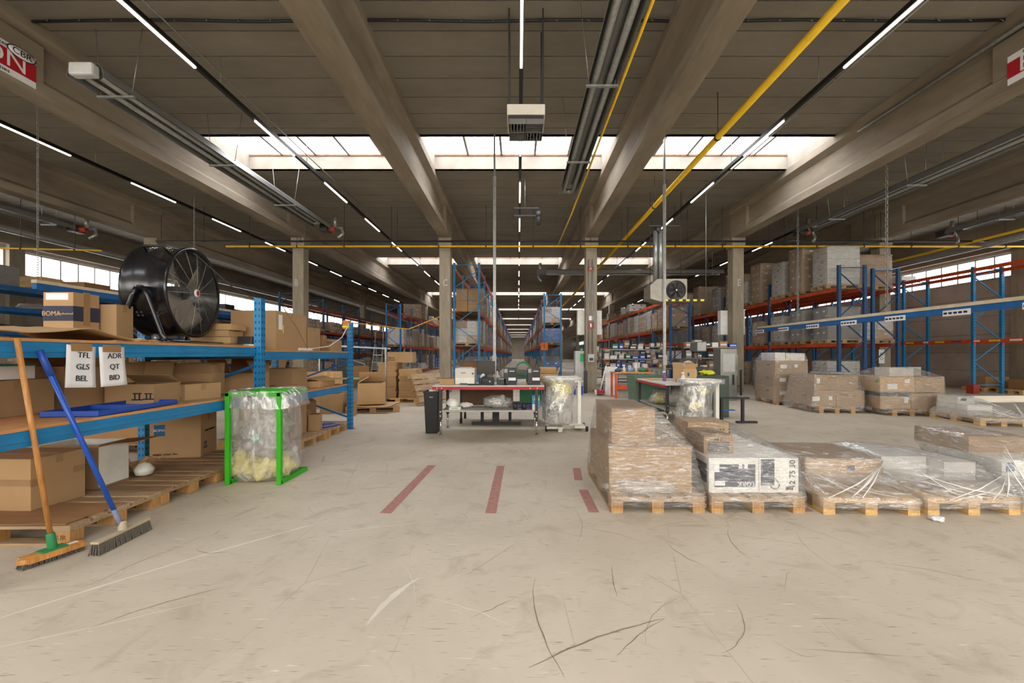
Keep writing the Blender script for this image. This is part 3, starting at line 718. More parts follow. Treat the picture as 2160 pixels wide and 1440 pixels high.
# ================================================================ near left shelving
XF,XB=-3.09,-4.47
rk=thing('shelving_rack','blue steel shelving rack with chipboard shelves beside the viewer','rack',(-3.7,5.1,0))
ys=[2.38,5.1,7.85]
for y,zt in zip(ys,(2.0,2.03,1.95)):
    fr=MB(); 
    for k in range(3):
        if y==5.1 and k!=1: continue
        z=.2+k*.55; fr.bar((XB,y,z if k%2 else z+.5),(XF,y,z+.5 if k%2 else z),.035,.03)
    if y!=5.1: fr.bar((XB,y,.12),(XF,y,.12),.035,.03)
    f=fr.build('upright_frame',BLUED,rk,True)
    for x in (XF,XB):
        m=MB(); post(m,x,y,0,zt,.085,.085); m.build('upright_post',[BLUE,HOLE],f,True,bevel=0)
        m=MB(); m.box(x-.07,x+.07,y-.06,y+.06,0,.008); m.build('foot_plate',BLUED,f,True)
for b,(tops) in enumerate(((1.445,.88),(1.40,.81))):
    for tz in tops:
        for x in (-3.14,XB):
            m=MB(); m.box(x-.03,x+.03,ys[b]+.045,ys[b+1]-.045,tz-.105,tz); m.box(x+.03,x+.036,ys[b]+.045,ys[b+1]-.045,tz-.07,tz-.035); m.build('load_beam',BLUE,rk,True,bevel=.006)
        m=MB(); m.box(XB,-3.105,ys[b]+.05,ys[b+1]-.05,tz,tz+.02); m.build('chipboard_shelf',CHIP,rk,True)
# papers taped to the beam
def sheet(label,y,z,lines,roll):
    t=thing('paper_sheet',label,'paper',(-3.098,y,z),0)
    m=MB(); m.grid(lambda u,v:(.004*math.sin(v*3+u*2)+.012*(1-v)**2,-.105+.21*u,-.297*(1-v)),6,8); o=m.build('sheet',PAPER,t,solid=.0006); o.rotation_euler=(roll,0,0)
    m=MB(); m.box(-.001,.004,-.075,.07,-.04,.015); o2=m.build('tape_strip',TAPE,t)
    for k,s in enumerate(lines): txt(s,.056,(.02-.002*k,0,-.07-.082*k),'+x',INK,o)
sheet('white paper reading TFL GLS BEL taped to the blue beam',3.03,1.425,['TFL','GLS','BEL'],R(-4))
sheet('white paper reading ADR QT BID taped to the blue beam',3.255,1.42,['ADR','QT','BID'],R(1))
Z1=1.466; Z2=1.421; Z3=.901; Z4=.831
# upper shelf
t=carton('tall brown carton with navy band standing left of the drum fan',(-4.15,3.97,Z1),(.27,.24,.46),0,None,lab=(('-y',-.01,.42,.2,.06,PAPER),),bands=((.2,.335,NAVY),),texts=(('BOMA',.06,'-y',-.06,.265,CB3),('professional',.028,'-y',.07,.265,CB3),))
arrows(t,'+x',-.05,.08,.27,.24,.03)
m=MB(); m.box(.1355,.138,-.03,.03,.16,.47); m.build('tape_strip',TAPE,t)
carton('plain brown carton standing between the navy band carton and the drum fan',(-4.0,4.2,Z1),(.26,.18,.38),0,None)
def crumple(label,X0,X1,Yy0,Yy1,z,amp,mat=CB,cat='cardboard sheet',seed=0,edge=.25,name='cardboard_sheet',nu=16,nv=22,rise=None):
    cx,cy=(X0+X1)/2,(Yy0+Yy1)/2
    def fn(u,v):
        n=noise.noise(Vector((u*2.3+seed,v*2.6,seed*1.7))); n2=noise.noise(Vector((u*6+seed,v*7,3)))
        h=amp*(.5+.5*n)+amp*.25*n2
        if rise: h=rise(u,v)+amp*.3*n2+amp*.3
        return (X0-cx+(X1-X0)*u+.02*n2, Yy0-cy+(Yy1-Yy0)*v+.03*n, max(h,.002))
    m=MB(); m.grid(fn,nu,nv,0,False); o=m.build(name,mat,loc=(cx,cy,z),solid=.006); return tag(o,label,cat)
crumple('torn brown cardboard sheet arched over the front of the top shelf',-3.75,-3.06,2.45,3.42,Z1,.03,CB,seed=2,rise=lambda u,v:.075*math.exp(-((v-.62)/.22)**2)*(1-.25*u)+.035*(1-v))
crumple('curled brown cardboard scrap on the shelf edge before the drum fan',-3.25,-3.06,3.45,3.62,Z1,.03,CB3,seed=5,nu=6,nv=6)
crumple('thin cardboard sheet lying under the drum fan',-4.05,-3.13,3.72,4.95,Z1,.012,CB,seed=9)
for k,(dx,lb) in enumerate(((0,'bottom'),(.01,'second'),(-.015,'third'),(.02,'top'))):
    t=carton('flat brown carton behind the blue post and drum fan, %s of its stack of four'%lb,(-3.82+dx,5.42,Z2+.082*k),(.5,.28,.078),0,None,mat=CB3,tape=False,group='flat cartons behind the fan')
o=MB().box(-.09,.09,-.09,.09,0,.17).build('storage_bin',DGREY,loc=(-3.42,5.18-.28+.1,Z1),bevel=.01); o.location=(-3.44,5.45,Z2); tag(o,'small dark grey bin on the shelf beside the blue post','bin')
t=carton('small white carton on the shelf against the blue post',(-3.32,5.31,Z2),(.13,.12,.07),0,None,mat=WHITE,tape=False)
# drum fan
FX,FY,FZ=-3.858,4.79,2.055; fr=.49
t=thing('drum_fan','large black drum fan on a tubular stand on the top shelf','fan',(FX,FY,1.478),R(8.3))
T=lambda p:Vector(p)+Vector((0,0,FZ-1.478))
RX=Matrix.Translation((0,0,FZ-1.478))@Matrix.Rotation(PI/2,4,'Y')
m=MB(); m.lathe([(fr-.02,-.21),(fr+.012,-.215),(fr+.012,-.19),(fr,-.185),(fr,.185),(fr+.012,.19),(fr+.012,.215),(fr-.02,.21)],RX,64); m.lathe([(fr-.02,-.21),(fr-.012,-.18),(fr-.012,.18),(fr-.02,.21)],RX,64); m.build('drum_housing',BLK2,t)
def grille(x,name):
    g=MB()
    for k in range(26):
        r=.05+.017*k; pts=[]
        bulge=.035*(1-(r/fr)**2)
        for j in range(41): a=2*PI*j/40; pts.append(T((x+math.copysign(bulge,x),r*math.cos(a),r*math.sin(a))))
        g.tube(pts,.0013,3,0,False)
    for k in range(14):
        a=2*PI*k/14+.1; g.tube([T((x+math.copysign(.035*(1-(r/fr)**2)+.002,x),r*math.cos(a),r*math.sin(a))) for r in (.05,.15,.25,.35,.475)],.004,5)
    g.build(name,GREYM,t)
grille(.19,'front_grille'); grille(-.19,'rear_grille')
BLADE=P('fan_blade_steel','#a89f90',.4,.2,var=.2)
for k in range(4):
    a0=2*PI*k/4+.5
    def bf(u,v):
        r=.07+.38*u; a=a0+(v-.5)*(1.0-.15*u); return T((.05+.09*(v-.5)*1.1,r*math.cos(a),r*math.sin(a)))
    m=MB(); m.grid(bf,6,6); m.build('fan_blade',BLADE,t,solid=.003)
m=MB(); m.cyl(T((-.15,0,0)),T((.1,0,0)),.075,20); m.cyl(T((.1,0,0)),T((.13,0,0)),.05,20); m.build('motor',BLK,t)
m=MB(); m.lathe([(0,.239),(.04,.238),(.045,.225)],RX,20); m.build('hub_badge',PAPER,t)
m=MB(); m.lathe([(0,.2405),(.028,.240)],RX,20); m.build('badge_print',REDB,t)
m=MB(); m.box(-.19,-.10,-.02,.02,-.02,.02)
for s in (-1,1):        # stand: two A-frames and floor loops
    m=MB(); y=s*(fr+.04); zc=FZ-1.478
    m.tube([(0,y,zc),(0,y,zc-.02)],.03,10); m.build('pivot_bracket',BLK,t)
    m=MB(); m.tube([(-.03,y,zc-.02),(-.07,y,zc-.1),(-.19,y,.08),(-.2,y,.045),(-.17,y,.02),(-.1,y,.018)],.023,10); m.tube([(.03,y,zc-.02),(.07,y,zc-.1),(.2,y,.09),(.24,y,.04),(.2,y,.02)],.023,10); m.build('stand_leg',BLK2,t)
    m=MB(); m.tube([(-.1,y,.018),(.24,y,.018)],.018,10); m.build('foot_rail',BLK2,t)
m=MB(); m.tube([(.235,-fr-.04,.02),(.26,-fr,.02),(.26,fr,.02),(.235,fr+.04,.02)],.018,10); m.build('front_rail',BLK2,t)
m=MB(); m.tube([(-.12,-fr-.04,.018),(-.12,fr+.04,.018)],.016,10); m.build('rear_rail',BLK2,t)
for x in (-.14,.1):
    w=MB(); M=Matrix.Translation((x,-fr+.03,.05))@Matrix.Rotation(PI/2,4,'X'); w.lathe([(0,-.02),(.03,-.02),(.05,-.018),(.052,0),(.05,.018),(.03,.02),(0,.02)],M,20); o=w.build('wheel',BLK,t)
    w=MB(); w.lathe([(0,-.022),(.024,-.022),(.024,.022),(0,.022)],M,14); w.build('wheel_hub',GREYM,o)
an=R(128); m=MB(); rr=fr
m.tube([(-.1,rr*math.cos(R(125)),zc+rr*math.sin(R(125))),(-.09,(rr+.07)*math.cos(R(128)),zc+(rr+.07)*math.sin(R(128))),(.09,(rr+.07)*math.cos(R(128)),zc+(rr+.07)*math.sin(R(128))),(.1,rr*math.cos(R(125)),zc+rr*math.sin(R(125)))],.012,8); m.build('carry_handle',BLK,t)
m=MB()
for aa in (112,116,212,216,):
    for x in (-.1,-.06,.04,.08): m.cyl((x,rr*math.cos(R(aa)),zc+rr*math.sin(R(aa))),(x,(rr+.008)*math.cos(R(aa)),zc+(rr+.008)*math.sin(R(aa))),.011,8)
m.build('bolt',CHROME,t)
# top shelf, second bay
t=carton('large worn brown carton on the top shelf right of the blue post',(-3.52,6.08,Z2),(.6,.82,.53),0,None,lab=(('+x',-.3,.38,.09,.2,PAPER),))
m=MB(); m.box(.301,.303,-.245,-.225,.24,.34); m.build('yellow_tape',YELB,t)
carton('narrow brown carton beside the large worn one on the top shelf',(-3.4,6.72,Z2),(.4,.36,.36),0,None)
carton('small brown carton half hidden behind the narrow one on the top shelf',(-3.36,7.06,Z2),(.3,.2,.26),0,None,mat=CB2)
carton('small printed brown carton near the end post of the top shelf',(-3.32,7.48,Z2),(.3,.36,.2),0,None,texts=(('MOUTARDE',.05,'-y',0,.15,INK),))
t=thing('power_strip','white power strip lying on the edge of the top shelf','power strip',(-3.19,6.38,Z2),R(78))
m=MB(); m.box(-.14,.14,-.03,.03,0,.04); m.build('body',WHITE,t,bevel=.008); m=MB(); m.box(-.1,.1,-.02,.02,.04,.042); m.build('socket_row',WGREY,t)
def cable(label,pts,r,mat,cat='cable',name='cable'):
    o0=Vector(pts[0]); P3=[]
    for i in range(len(pts)-1):
        a,b=Vector(pts[i]),Vector(pts[i+1]); L=(b-a).length
        for k in range(8): q=k/8; p=a.lerp(b,q); P3.append(p-o0)
    P3.append(Vector(pts[-1])-o0)
    o=MB().tube(P3,r,6).build(name,mat,loc=o0); return tag(o,label,cat)
cable('thin brown cord slanting across the large carton to the power strip',[(-3.1,5.62,1.99),(-3.1,6.0,1.72),(-3.12,6.32,Z2+.03)],.006,CB2)
cable('white cable sagging from the power strip up to the end post',[(-3.16,6.5,Z2+.03),(-3.1,7.0,1.5),(-3.08,7.45,1.66),(-3.09,7.8,1.93)],.007,WHITE)
cable('brown wire from the drum fan back to the blue post',[(-3.5,4.6,2.46),(-3.3,4.9,2.15),(-3.15,5.08,2.03)],.005,DGREY)
t=thing('taped_bundle','orange foam and yellow tape wrapped round the end post top','tape',(-3.15,7.85,1.83))
m=MB(); m.box(-.06,.06,-.06,.06,0,.16); m.build('foam_wrap',P('orange_foam','#d58a3d',.8),t,bevel=.015); m=MB(); m.box(-.063,.063,-.063,.063,.03,.06); m.build('tape_band',YELB,t)
cable('yellow rope strung from the end post to the centre aisle rack',[(-3.1,7.85,1.95),(-2.95,11.5,2.05),(-2.34,15.2,2.9),(-1.55,17.4,3.55),(-1.17,17.3,3.85)],.012,P('yellow_rope','#d9a93c',.8),'rope','rope')
# lower shelf, first bay
carton('brown carton at the near end of the lower shelf behind the broom sticks',(-4.0,3.2,Z3),(.5,.5,.27),0,None)
t=carton('pale box with green lid on top of the near lower shelf carton',(-4.0,3.15,Z3+.275),(.46,.36,.1),0,None,mat=WHITE,tape=False); m=MB(); m.box(-.235,.235,-.185,.185,.1,.112); m.build('lid',GREEN,t)
carton('brown carton behind the hanging papers on the lower shelf',(-3.96,3.74,Z3),(.34,.36,.36),0,(None,30,None,20))
t=carton('low open brown carton with handling marks right of the papers',(-3.55,4.05,Z3),(.42,.34,.19),R(4),(None,None,-60,None)); arrows(t,'-y',.05,.09,.42,.34,.035); arrows(t,'-y',.15,.09,.42,.34,.03)
carton('tall open brown carton at the back of the lower shelf with flaps up',(-4.0,4.5,Z3),(.45,.33,.24),R(-6),(-20,12,8,-25))
t=carton('flat closed brown carton with white label at the lower shelf front',(-3.44,4.47,Z3),(.42,.36,.165),R(-20),None,lab=(('-y',.1,.09,.1,.1,PAPER),))
carton('open brown carton with raised flaps near the blue post on the lower shelf',(-3.66,4.86,Z3),(.45,.26,.25),R(8),(15,-40,10,35))
t=thing('plastic_tray','blue plastic tray lid lying on the lower shelf front','tray',(-3.34,3.55,Z3),R(6))
m=MB(); m.box(-.2,.2,-.42,.42,0,.012); 
for a in ((-.2,-.19,-.42,.42),(.19,.2,-.42,.42),(-.2,.2,-.42,-.41),(-.2,.2,.41,.42),(-.2,.2,-.01,.01)): m.box(*a,0,.045)
m.build('tray_body',BLUEP,t,bevel=.004)
crumple('flat cardboard sheet on the lower shelf front beside the blue tray',-4.0,-3.12,4.05,5.0,Z3,.008,CB,seed=14)
# lower shelf, second bay
carton('open brown carton on the lower shelf just behind the blue post',(-3.6,5.55,Z4),(.5,.4,.3),R(5),(None,-30,10,20))
carton('brown carton in the middle of the second bay lower shelf',(-3.55,6.45,Z4),(.5,.45,.33),0,None)
carton('shallow brown tray box with white sticker on the second bay lower shelf',(-3.4,6.55-.52,Z4),(.36,.5,.09),R(-4),(None,None,None,None),lab=(('+x',.1,.05,.06,.05,PAPER),))
carton('shallow open brown tray box farther along the second bay lower shelf',(-3.42,7.2,Z4),(.4,.6,.1),0,(None,-70,None,None),mat=CB3)
crumple('pale cardboard sheet overhanging the end of the lower shelf',-3.7,-3.08,7.0,7.82,Z4+.105,.012,CB3,seed=21)
# floor pallets below
for k,(y,lb,M) in enumerate(((3.42,'nearest worn wooden pallet on the floor under the shelving',PM),(4.22,'second worn wooden pallet under the shelving from the viewer',PMG),(5.02,'third wooden pallet under the shelving beside the green bag stand',PMG),(6.5,'wooden pallet under the second shelving bay, near one',PM),(7.33,'wooden pallet under the second shelving bay at the end post',PM))):
    pp=pallet(lb,-3.79+(.1 if k>2 else 0),y,R((1,-1,.5,-1.5,1)[k]),0,M)
    if k==0: txt('EUR',.05,(.5275,-.402,.06),'-y',CB2,pp,'stamp')
ZP=.145
t=carton('big brown carton with tape on the nearest pallet under the shelf',(-4.08,3.5,ZP),(.66,.4,.41),R(-2),None,lab=(('+x',-.15,.22,.09,.055,TAPE),('+x',.15,.25,.09,.055,TAPE),))
m=MB(); m.box(-.331,.331,-.2025,-.2,.2,.25); m.build('tape_strip',TAPE,t)
t=thing('open_box','open white lined carton with dangling flap behind the big taped carton','cardboard box',(-4.05,4.0,ZP),R(3))
m=MB(); shell_open(m,.5,.32,.4); m.build('body',[CB,WHITE],t,fix=False)
m=MB(); m.box(.252,.258,-.16,.15,.02,.38); m.build('white_lining',WHITE,t); m=MB(); m.box(0,.3,-.15,.15,-.002,.002); o=m.build('flap',CB2,t); o.location=(.25,0,.4); o.rotation_euler=(0,R(-4),0)
o=crumple('crushed brown carton heap behind the white lined carton',-4.15,-3.8,4.3,4.6,ZP,.2,CB3,'cardboard box',seed=31,name='crushed_box',nu=8,nv=8)
crumple('flat cardboard sheet lying on the nearest pallet corner',-4.2,-3.23,3.05,3.5,ZP,.012,CB2,seed=33)
o=MB(); o.lathe([(0,.0),(.07,.02),(.085,.07),(.05,.12),(0,.14)],None,10); o=o.build('plastic_wad',WHITE,loc=(-3.75,4.28,ZP)); tag(o,'crumpled white plastic wad on the second pallet','plastic')
t=carton('brown moving carton with blue logo panel on the pallet below the shelf',(-4.08,5.22,ZP),(.52,.42,.5),R(14),None,lab=(('-y',-.16,.33,.11,.13,BPRINT),),texts=(('BOMA',.042,'-y',-.16,.33,PAPER),('simple. smart. fun.',.035,'-y',-.1,.05,INK),('www.boma.eu',.045,'+x',.02,.3,INK),))
arrows(t,'+x',-.12,.14,.52,.42,.04)
carton('brown carton leaning on the pallet behind the green bag stand',(-3.55,6.45,ZP),(.5,.5,.5),R(8),None,mat=CB)
carton('dark open carton on the pallet under the second bay',(-3.75,7.15,ZP),(.5,.5,.42),0,(30,-60,None,None),mat=CB2)
carton('small brown carton standing on the pallet under the second bay',(-3.28,6.9,ZP),(.16,.2,.26),R(12),(None,None,None,20))
t=thing('plastic_folder','folded blue plastic bag on the pallet at the second bay','bag',(-3.3,7.25,ZP),R(-25)); m=MB(); m.grid(lambda u,v:(-.16+.32*u,-.2+.4*v,.02+.015*noise.noise(Vector((u*4,v*4,1)))),8,8); m.build('bag_body',P('blue_film_bag','#5a66b8',.3),t,solid=.02)
# ================================================================ brooms, bag stand, floor marks
def frame_to(p,q):
    d=(Vector(q)-Vector(p)).normalized(); return d.to_track_quat('Z','Y').to_matrix().to_4x4()
t=thing('push_broom','wooden push broom with green socket leaning on the blue beam','broom',(-3.10,2.84,0))
top=Vector((.045,-.24,1.462)); bot=Vector((0,0,.085))
m=MB(); m.tube([bot,top],[.0145,.0145],12); o=m.build('handle',STICK,t)
ax=Vector((.09,.29,0)).normalized(); M=Matrix((ax,Vector((-ax.y,ax.x,0)),Vector((0,0,1)))).transposed()
m=MB(); M4=M.to_4x4()@Matrix.Diagonal((.17,.065,1,1))
pr=[(1,.035),(1,.058),(.9,.066),(0,.066)]; m.lathe(pr,M4@Matrix.Diagonal((1,1,1,1)),28); m.lathe([(0,.035),(1,.035)],M4,28); m.obox((0,0,.05),(.28,.12,.03),M); m.build('broom_head',STICK,t)
m=MB()
for k in range(36):
    for j in (-1,0,1):
        u=-.15+.30*k/35; p=M@Vector((u,j*.024,.036)); q=M@Vector((u*1.04+random.uniform(-.006,.006),j*.034,.002)); m.tube([p,q],[.006,.004],4,0,False)
m.build('bristles',BRISTLE,t)['kind']='stuff'
m=MB(); D=frame_to(bot,top); m.lathe([(.026,-.01),(.023,.09),(.018,.1)],Matrix.Translation(bot)@D,14); m.obox(Vector((0,0,.07)),(.13,.075,.014),M); m.build('socket',GRNP,t)
m=MB(); m.obox(M@Vector((.10,0,.067)),(.06,.03,.002),M); m.build('maker_label',PAPER,t)
t=thing('push_broom','blue handled push broom with dark grey bristles leaning on the rack','broom',(-2.875,3.10,0))
top=Vector((-.195,-.36,1.378)); bot=Vector((0,0,.10))
m=MB(); m.tube([bot,top],.0155,12); m.build('handle',BLUEH,t)
m=MB(); d=(top-bot).normalized(); m.tube([top-d*.16,top+d*.01],.019,12); m.build('grip',BLUEP,t)
m=MB(); m.tube([bot,bot+d*.16],.0165,12); m.build('worn_sleeve',P('worn_grey_blue','#7d84a0',.6),t)
ax=Vector((-.02,.40,0)).normalized(); M=Matrix((ax,Vector((-ax.y,ax.x,0)),Vector((0,0,1)))).transposed()
m=MB(); m.obox((0,0,.085),(.44,.055,.018),M); m.lathe([(.028,-.02),(.025,.05),(.018,.055)],Matrix.Translation((0,0,.1)),12); m.build('broom_head',P('broom_head_beige','#b9ab92',.7),t,bevel=.005)
m=MB()
for k in range(64):
    for j in (-1.5,-.5,.5,1.5):
        u=-.21+.42*k/63; p=M@Vector((u,j*.014,.078)); q=M@Vector((u*1.06+random.uniform(-.008,.008),j*.024,.002)); m.tube([p,q],[.0055,.004],4,0,False)
m.build('bristles',BRISTLE,t)['kind']='stuff'
# green bag stand with a full clear bag
def blob(m,c,r,seed,amp=.25,sq=(1,1,1),nu=34,nv=22,mi=0,fz=None):
    c=Vector(c)
    def fn(u,v):
        a=2*PI*u; b=PI*v; n=Vector((math.sin(b)*math.cos(a),math.sin(b)*math.sin(a),-math.cos(b)))
        k=1+amp*noise.noise(n*1.7+Vector((seed,seed*.7,0)))+amp*.6*noise.noise(n*4.2+Vector((0,seed,0)))-amp*.55*abs(noise.noise(n*8.5+Vector((seed*.3,0,seed))))*(amp>.3)
        p=c+Vector((n.x*sq[0],n.y*sq[1],n.z*sq[2]))*r*k
        if fz is not None and p.z<fz: p.z=fz
        return p
    m.grid(fn,nu,nv,mi)
def bag_surface(m,rings,seed=0,n=48,fold=.02,step=18):
    """closed bag skin lofted through rings (cx,cy,z,rx,ry,squareness)"""
    K=len(rings)-1
    def fn(u,v):
        f=v*K; i=min(int(f),K-1); w=f-i; w=w*w*(3-2*w) if 0 else w
        a,b=rings[i],rings[i+1]; q=[a[k]*(1-w)+b[k]*w for k in range(6)]
        an=2*PI*u; c,s=math.cos(an),math.sin(an); e=q[5]
        sc=1/((abs(c)**e+abs(s)**e)**(1/e))
        nn=noise.noise(Vector((c*2.2+seed,s*2.2,v*2.5)))+.6*noise.noise(Vector((c*6,s*6+seed,v*5)))
        fo=fold*(.5+v*0)*math.sin(an*9+4*noise.noise(Vector((seed,v*3,0))))*(.4+.6*abs(nn))
        r=1+1.3*fo+fold*2.2*nn
        return (q[0]+c*sc*q[3]*r,q[1]+s*sc*q[4]*r,max(q[2]+.015*nn,.004))
    m.grid(fn,n,step)
GX0,GX1,GY0,GY1,GZ=-3.04,-2.50,4.47,5.0,.965
t=thing('bag_stand','bright green steel bag stand beside the shelving','bag stand',(-2.8,4.75,0))
def gb(nm,*bars):
    m=MB()
    for a,b in bars: m.bar(a,b,.045,.045)
    return m.build(nm,GRN,t,True,bevel=.004)
gb('front_post',((GX0,GY0,0),(GX0,GY0,GZ))); gb('front_post',((GX1,GY0,0),(GX1,GY0,GZ)))
gb('top_frame',((GX0-.022,GY0,GZ-.02),(GX1+.022,GY0,GZ-.02)),((GX0,GY0,GZ-.02),(GX0,GY1,GZ-.02)),((GX1,GY0,GZ-.02),(GX1,GY1,GZ-.02)),((GX0-.022,GY1,GZ-.02),(GX1+.022,GY1,GZ-.02)))
gb('base_frame',((GX1,GY0,.0225),(GX1,GY1,.0225)),((GX0,GY0,.0225),(GX0,GY1,.0225)),((GX0-.022,GY1,.0225),(GX1+.022,GY1,.0225)))
m=MB(); m.box(-.05,.05,-.03,-.022,-.05,-.03); o=m.build('clip',BLK,t); o.location=(0,GY0-4.75,GZ)
t=thing('rubbish_bag','full clear plastic bag of packing waste hanging in the green stand','bag',(-2.8,4.75,0))
cx,cy=-2.8,4.76
m=MB(); bag_surface(m,[(x-cx,y-4.75,z,a,b,e) for x,y,z,a,b,e in ((-2.84,4.76,.0,.05,.05,2),(-2.82,4.76,.01,.29,.25,3),(-2.82,4.74,.12,.365,.28,3),(-2.82,4.74,.35,.35,.28,3),(-2.78,4.76,.6,.29,.275,4),(-2.785,4.75,.85,.265,.26,6),(-2.785,4.75,.965,.28,.29,8),(-2.785,4.75,.985,.295,.305,8),(-2.75,4.73,.93,.32,.30,5),(-2.72,4.72,.80,.345,.31,4))],3,72,.035,30)
m.build('bag_skin',BAG,t)
for c,r,mt,sd in (((-.22,-.08,.16),.15,CRUMY,1),((.0,-.1,.13),.16,CRUMY,2),((.2,-.05,.15),.13,CRUMY,3),((.1,.1,.2),.17,CRUMP,4),((-.15,.1,.32),.16,CRUMP,5),((.08,-.05,.38),.17,CRUMG,6),((.0,.02,.56),.16,CRUMP,7),((-.16,0,.5),.12,CRUMG,8),((.14,.05,.58),.13,CRUMG,9),((0,0,.75),.13,CRUMP,10)):
    m=MB(); blob(m,c,r,sd,.45,(1,1,.9),fz=.02); m.build('crumpled_waste',mt,t)
m=MB(); blob(m,(.0,-.2,.47),.045,20,.3); m.build('teal_scrap',P('teal_plastic','#5fb39a',.4),t)
# tape marks on the floor
def mark(label,pts,w):
    m=MB(); a,b=[Vector((p[0],p[1],0)) for p in pts]; d=(b-a).normalized(); s=Vector((-d.y,d.x,0))*w/2; n=14; vs=[]
    for k in range(n+1):
        p=a.lerp(b,k/n); j=.004*noise.noise(Vector((k*.9,a.x,0))); vs+= [p-s*(1+j*8)-a,p+s*(1-j*6)-a]
    vs=[Vector((v.x,v.y,.0015)) for v in vs]
    m.add(vs,[(2*k,2*k+2,2*k+3,2*k+1) for k in range(n)]); o=m.build('tape_mark',MAROON,loc=a); tag(o,label,'floor marking'); return o
mark('long slanting worn maroon stripe on the floor, leftmost one',[(-1.14,3.66),(-1.06,5.25)],.10)
mark('short straight maroon stripe on the floor in the middle',[(-.235,3.66),(-.215,5.22)],.095)
mark('short maroon stripe on the floor behind the wrapped pallet corner',[(.655,4.62),(.70,5.12)],.09)
mark('maroon stripe on the floor beside the nearest wrapped pallet',[(.655,3.68),(.655,4.30)],.09)
mark('maroon stripe on the floor between the wrapped pallets',[(2.52,3.7),(2.52,4.2)],.09)
# ================================================================ wrapped pallets
FSTR=P('bunched_film','#f1efec',.25,spec=.8)
def tight_film(t,boxes,extra,pallet_pts,mat,seed):
    a=hull_film(t,[p for b in boxes for p in corners(*b)]+list(extra),mat,seed=seed)
    zt=.17; foot=[(x,y,z) for b in boxes if b[4]<.2 for (x,y,z) in corners(b[0],b[1],b[2],b[3],.15,.24,.02)]
    c=hull_film(t,foot+pallet_pts,mat,seed=seed+7)
    rr=random.Random(seed); b0=boxes[0]; xs=[min(b[0] for b in boxes),max(b[1] for b in boxes)]; y0=min(b[2] for b in boxes); zt=max(b[5] for b in boxes)
    for k in range(7):
        sx=rr.choice((0,1)); p=Vector((xs[sx]+rr.uniform(-.01,.01),y0-.012,rr.uniform(.22,zt))); q=Vector((rr.uniform(-.42,.42),-.615,rr.uniform(.1,.16)))
        m=MB(); mid=p.lerp(q,.5)+Vector((0,-.01,-.02)); m.tube([p,mid,q],[.002,.006*rr.uniform(.6,1.4),.003],5); m.build('film_strand',FSTR,t)
    return a
def hull_film(t,pts,mat=FILM,cuts=.07,amp=.007,seed=0,name='stretch_wrap'):
    bm=bmesh.new()
    for p in pts: bm.verts.new(p)
    r=bmesh.ops.convex_hull(bm,input=bm.verts)
    bmesh.ops.delete(bm,geom=[g for g in r['geom_interior'] if isinstance(g,bmesh.types.BMVert)],context='VERTS')
    bmesh.ops.remove_doubles(bm,verts=bm.verts,dist=.004)
    for _ in range(4):
        es=[e for e in bm.edges if e.calc_length()>cuts*1.5]
        if not es: break
        bmesh.ops.subdivide_edges(bm,edges=es,cuts=1,use_grid_fill=True)
        bmesh.ops.triangulate(bm,faces=[f for f in bm.faces if len(f.verts)>4])
    bm.normal_update()
    for v in bm.verts:
        n=noise.noise(v.co*5+Vector((seed,0,0)))+.6*noise.noise(v.co*13+Vector((0,seed,0)))
        v.co+=v.normal*(amp*n); v.co.z=max(v.co.z,.003)
    for f in bm.faces: f.smooth=True
    me=bpy.data.meshes.new(name); bm.to_mesh(me); bm.free(); me.materials.append(mat)
    return link(name,me,t)
def corners(x0,x1,y0,y1,z0,z1,e=.006):
    return [(x,y,z) for x in (x0-e,x1+e) for y in (y0-e,y1+e) for z in (z0,z1+e)]
def wrapped(label,x,y,rz,boxes,M=PM,group=None,extra=(),mat=None,filmz=.05,seed=0,prot=PI/2,pw=(.4,.6),tight=False,name='wrapped_pallet'):
    """boxes: dict(x0,x1,y0,y1,z0,z1 local, mat, lab, texts)"""
    t=thing(name,label,'wrapped pallet',(x,y,0),rz,group)
    pe=bpy.data.objects.new('pallet',None); COL.objects.link(pe); pe.parent=t; pe.rotation_euler=(0,0,prot); pallet_parts(pe,M)
    pts=[(sx*(pw[0]+.01),sy*(pw[1]+.01),z) for sx in (-1,1) for sy in (-1,1) for z in (filmz,.15)]
    for b in boxes:
        x0,x1,y0,y1,z0,z1=b['b']
        carton(None,((x0+x1)/2,(y0+y1)/2,z0),(x1-x0,y1-y0,z1-z0),0,None,b.get('mat',CB),b.get('tape',True),None,b.get('lab',()),b.get('texts',()),b.get('bands',()),parent=t)
        pts+=corners(x0,x1,y0,y1,z0,z1)
    pp=pts[:8]
    if tight: tight_film(t,[b['b'] for b in boxes],extra,pp,mat or FILM,seed)
    else: hull_film(t,pts+list(extra),mat or FILM,seed=seed)
    return t
# first: stepped brown stack
def B(x0,x1,y0,y1,z0,z1,**k): d=dict(b=(x0,x1,y0,y1,z0,z1)); d.update(k); return d
t=wrapped('nearest wrapped pallet with a stepped stack of two brown cartons',1.2,4.26,0,[B(-.40,.33,-.5,.46,.145,.55,tape=False),B(-.345,.05,-.36,.42,.551,.868,tape=False)],seed=1,mat=FILMT)
cr=MB(); blob(cr,(-.1,-.49,.2),.17,41,.5,(1.6,.35,.5),fz=.15); cr.build('loose_film',FILM2,t)
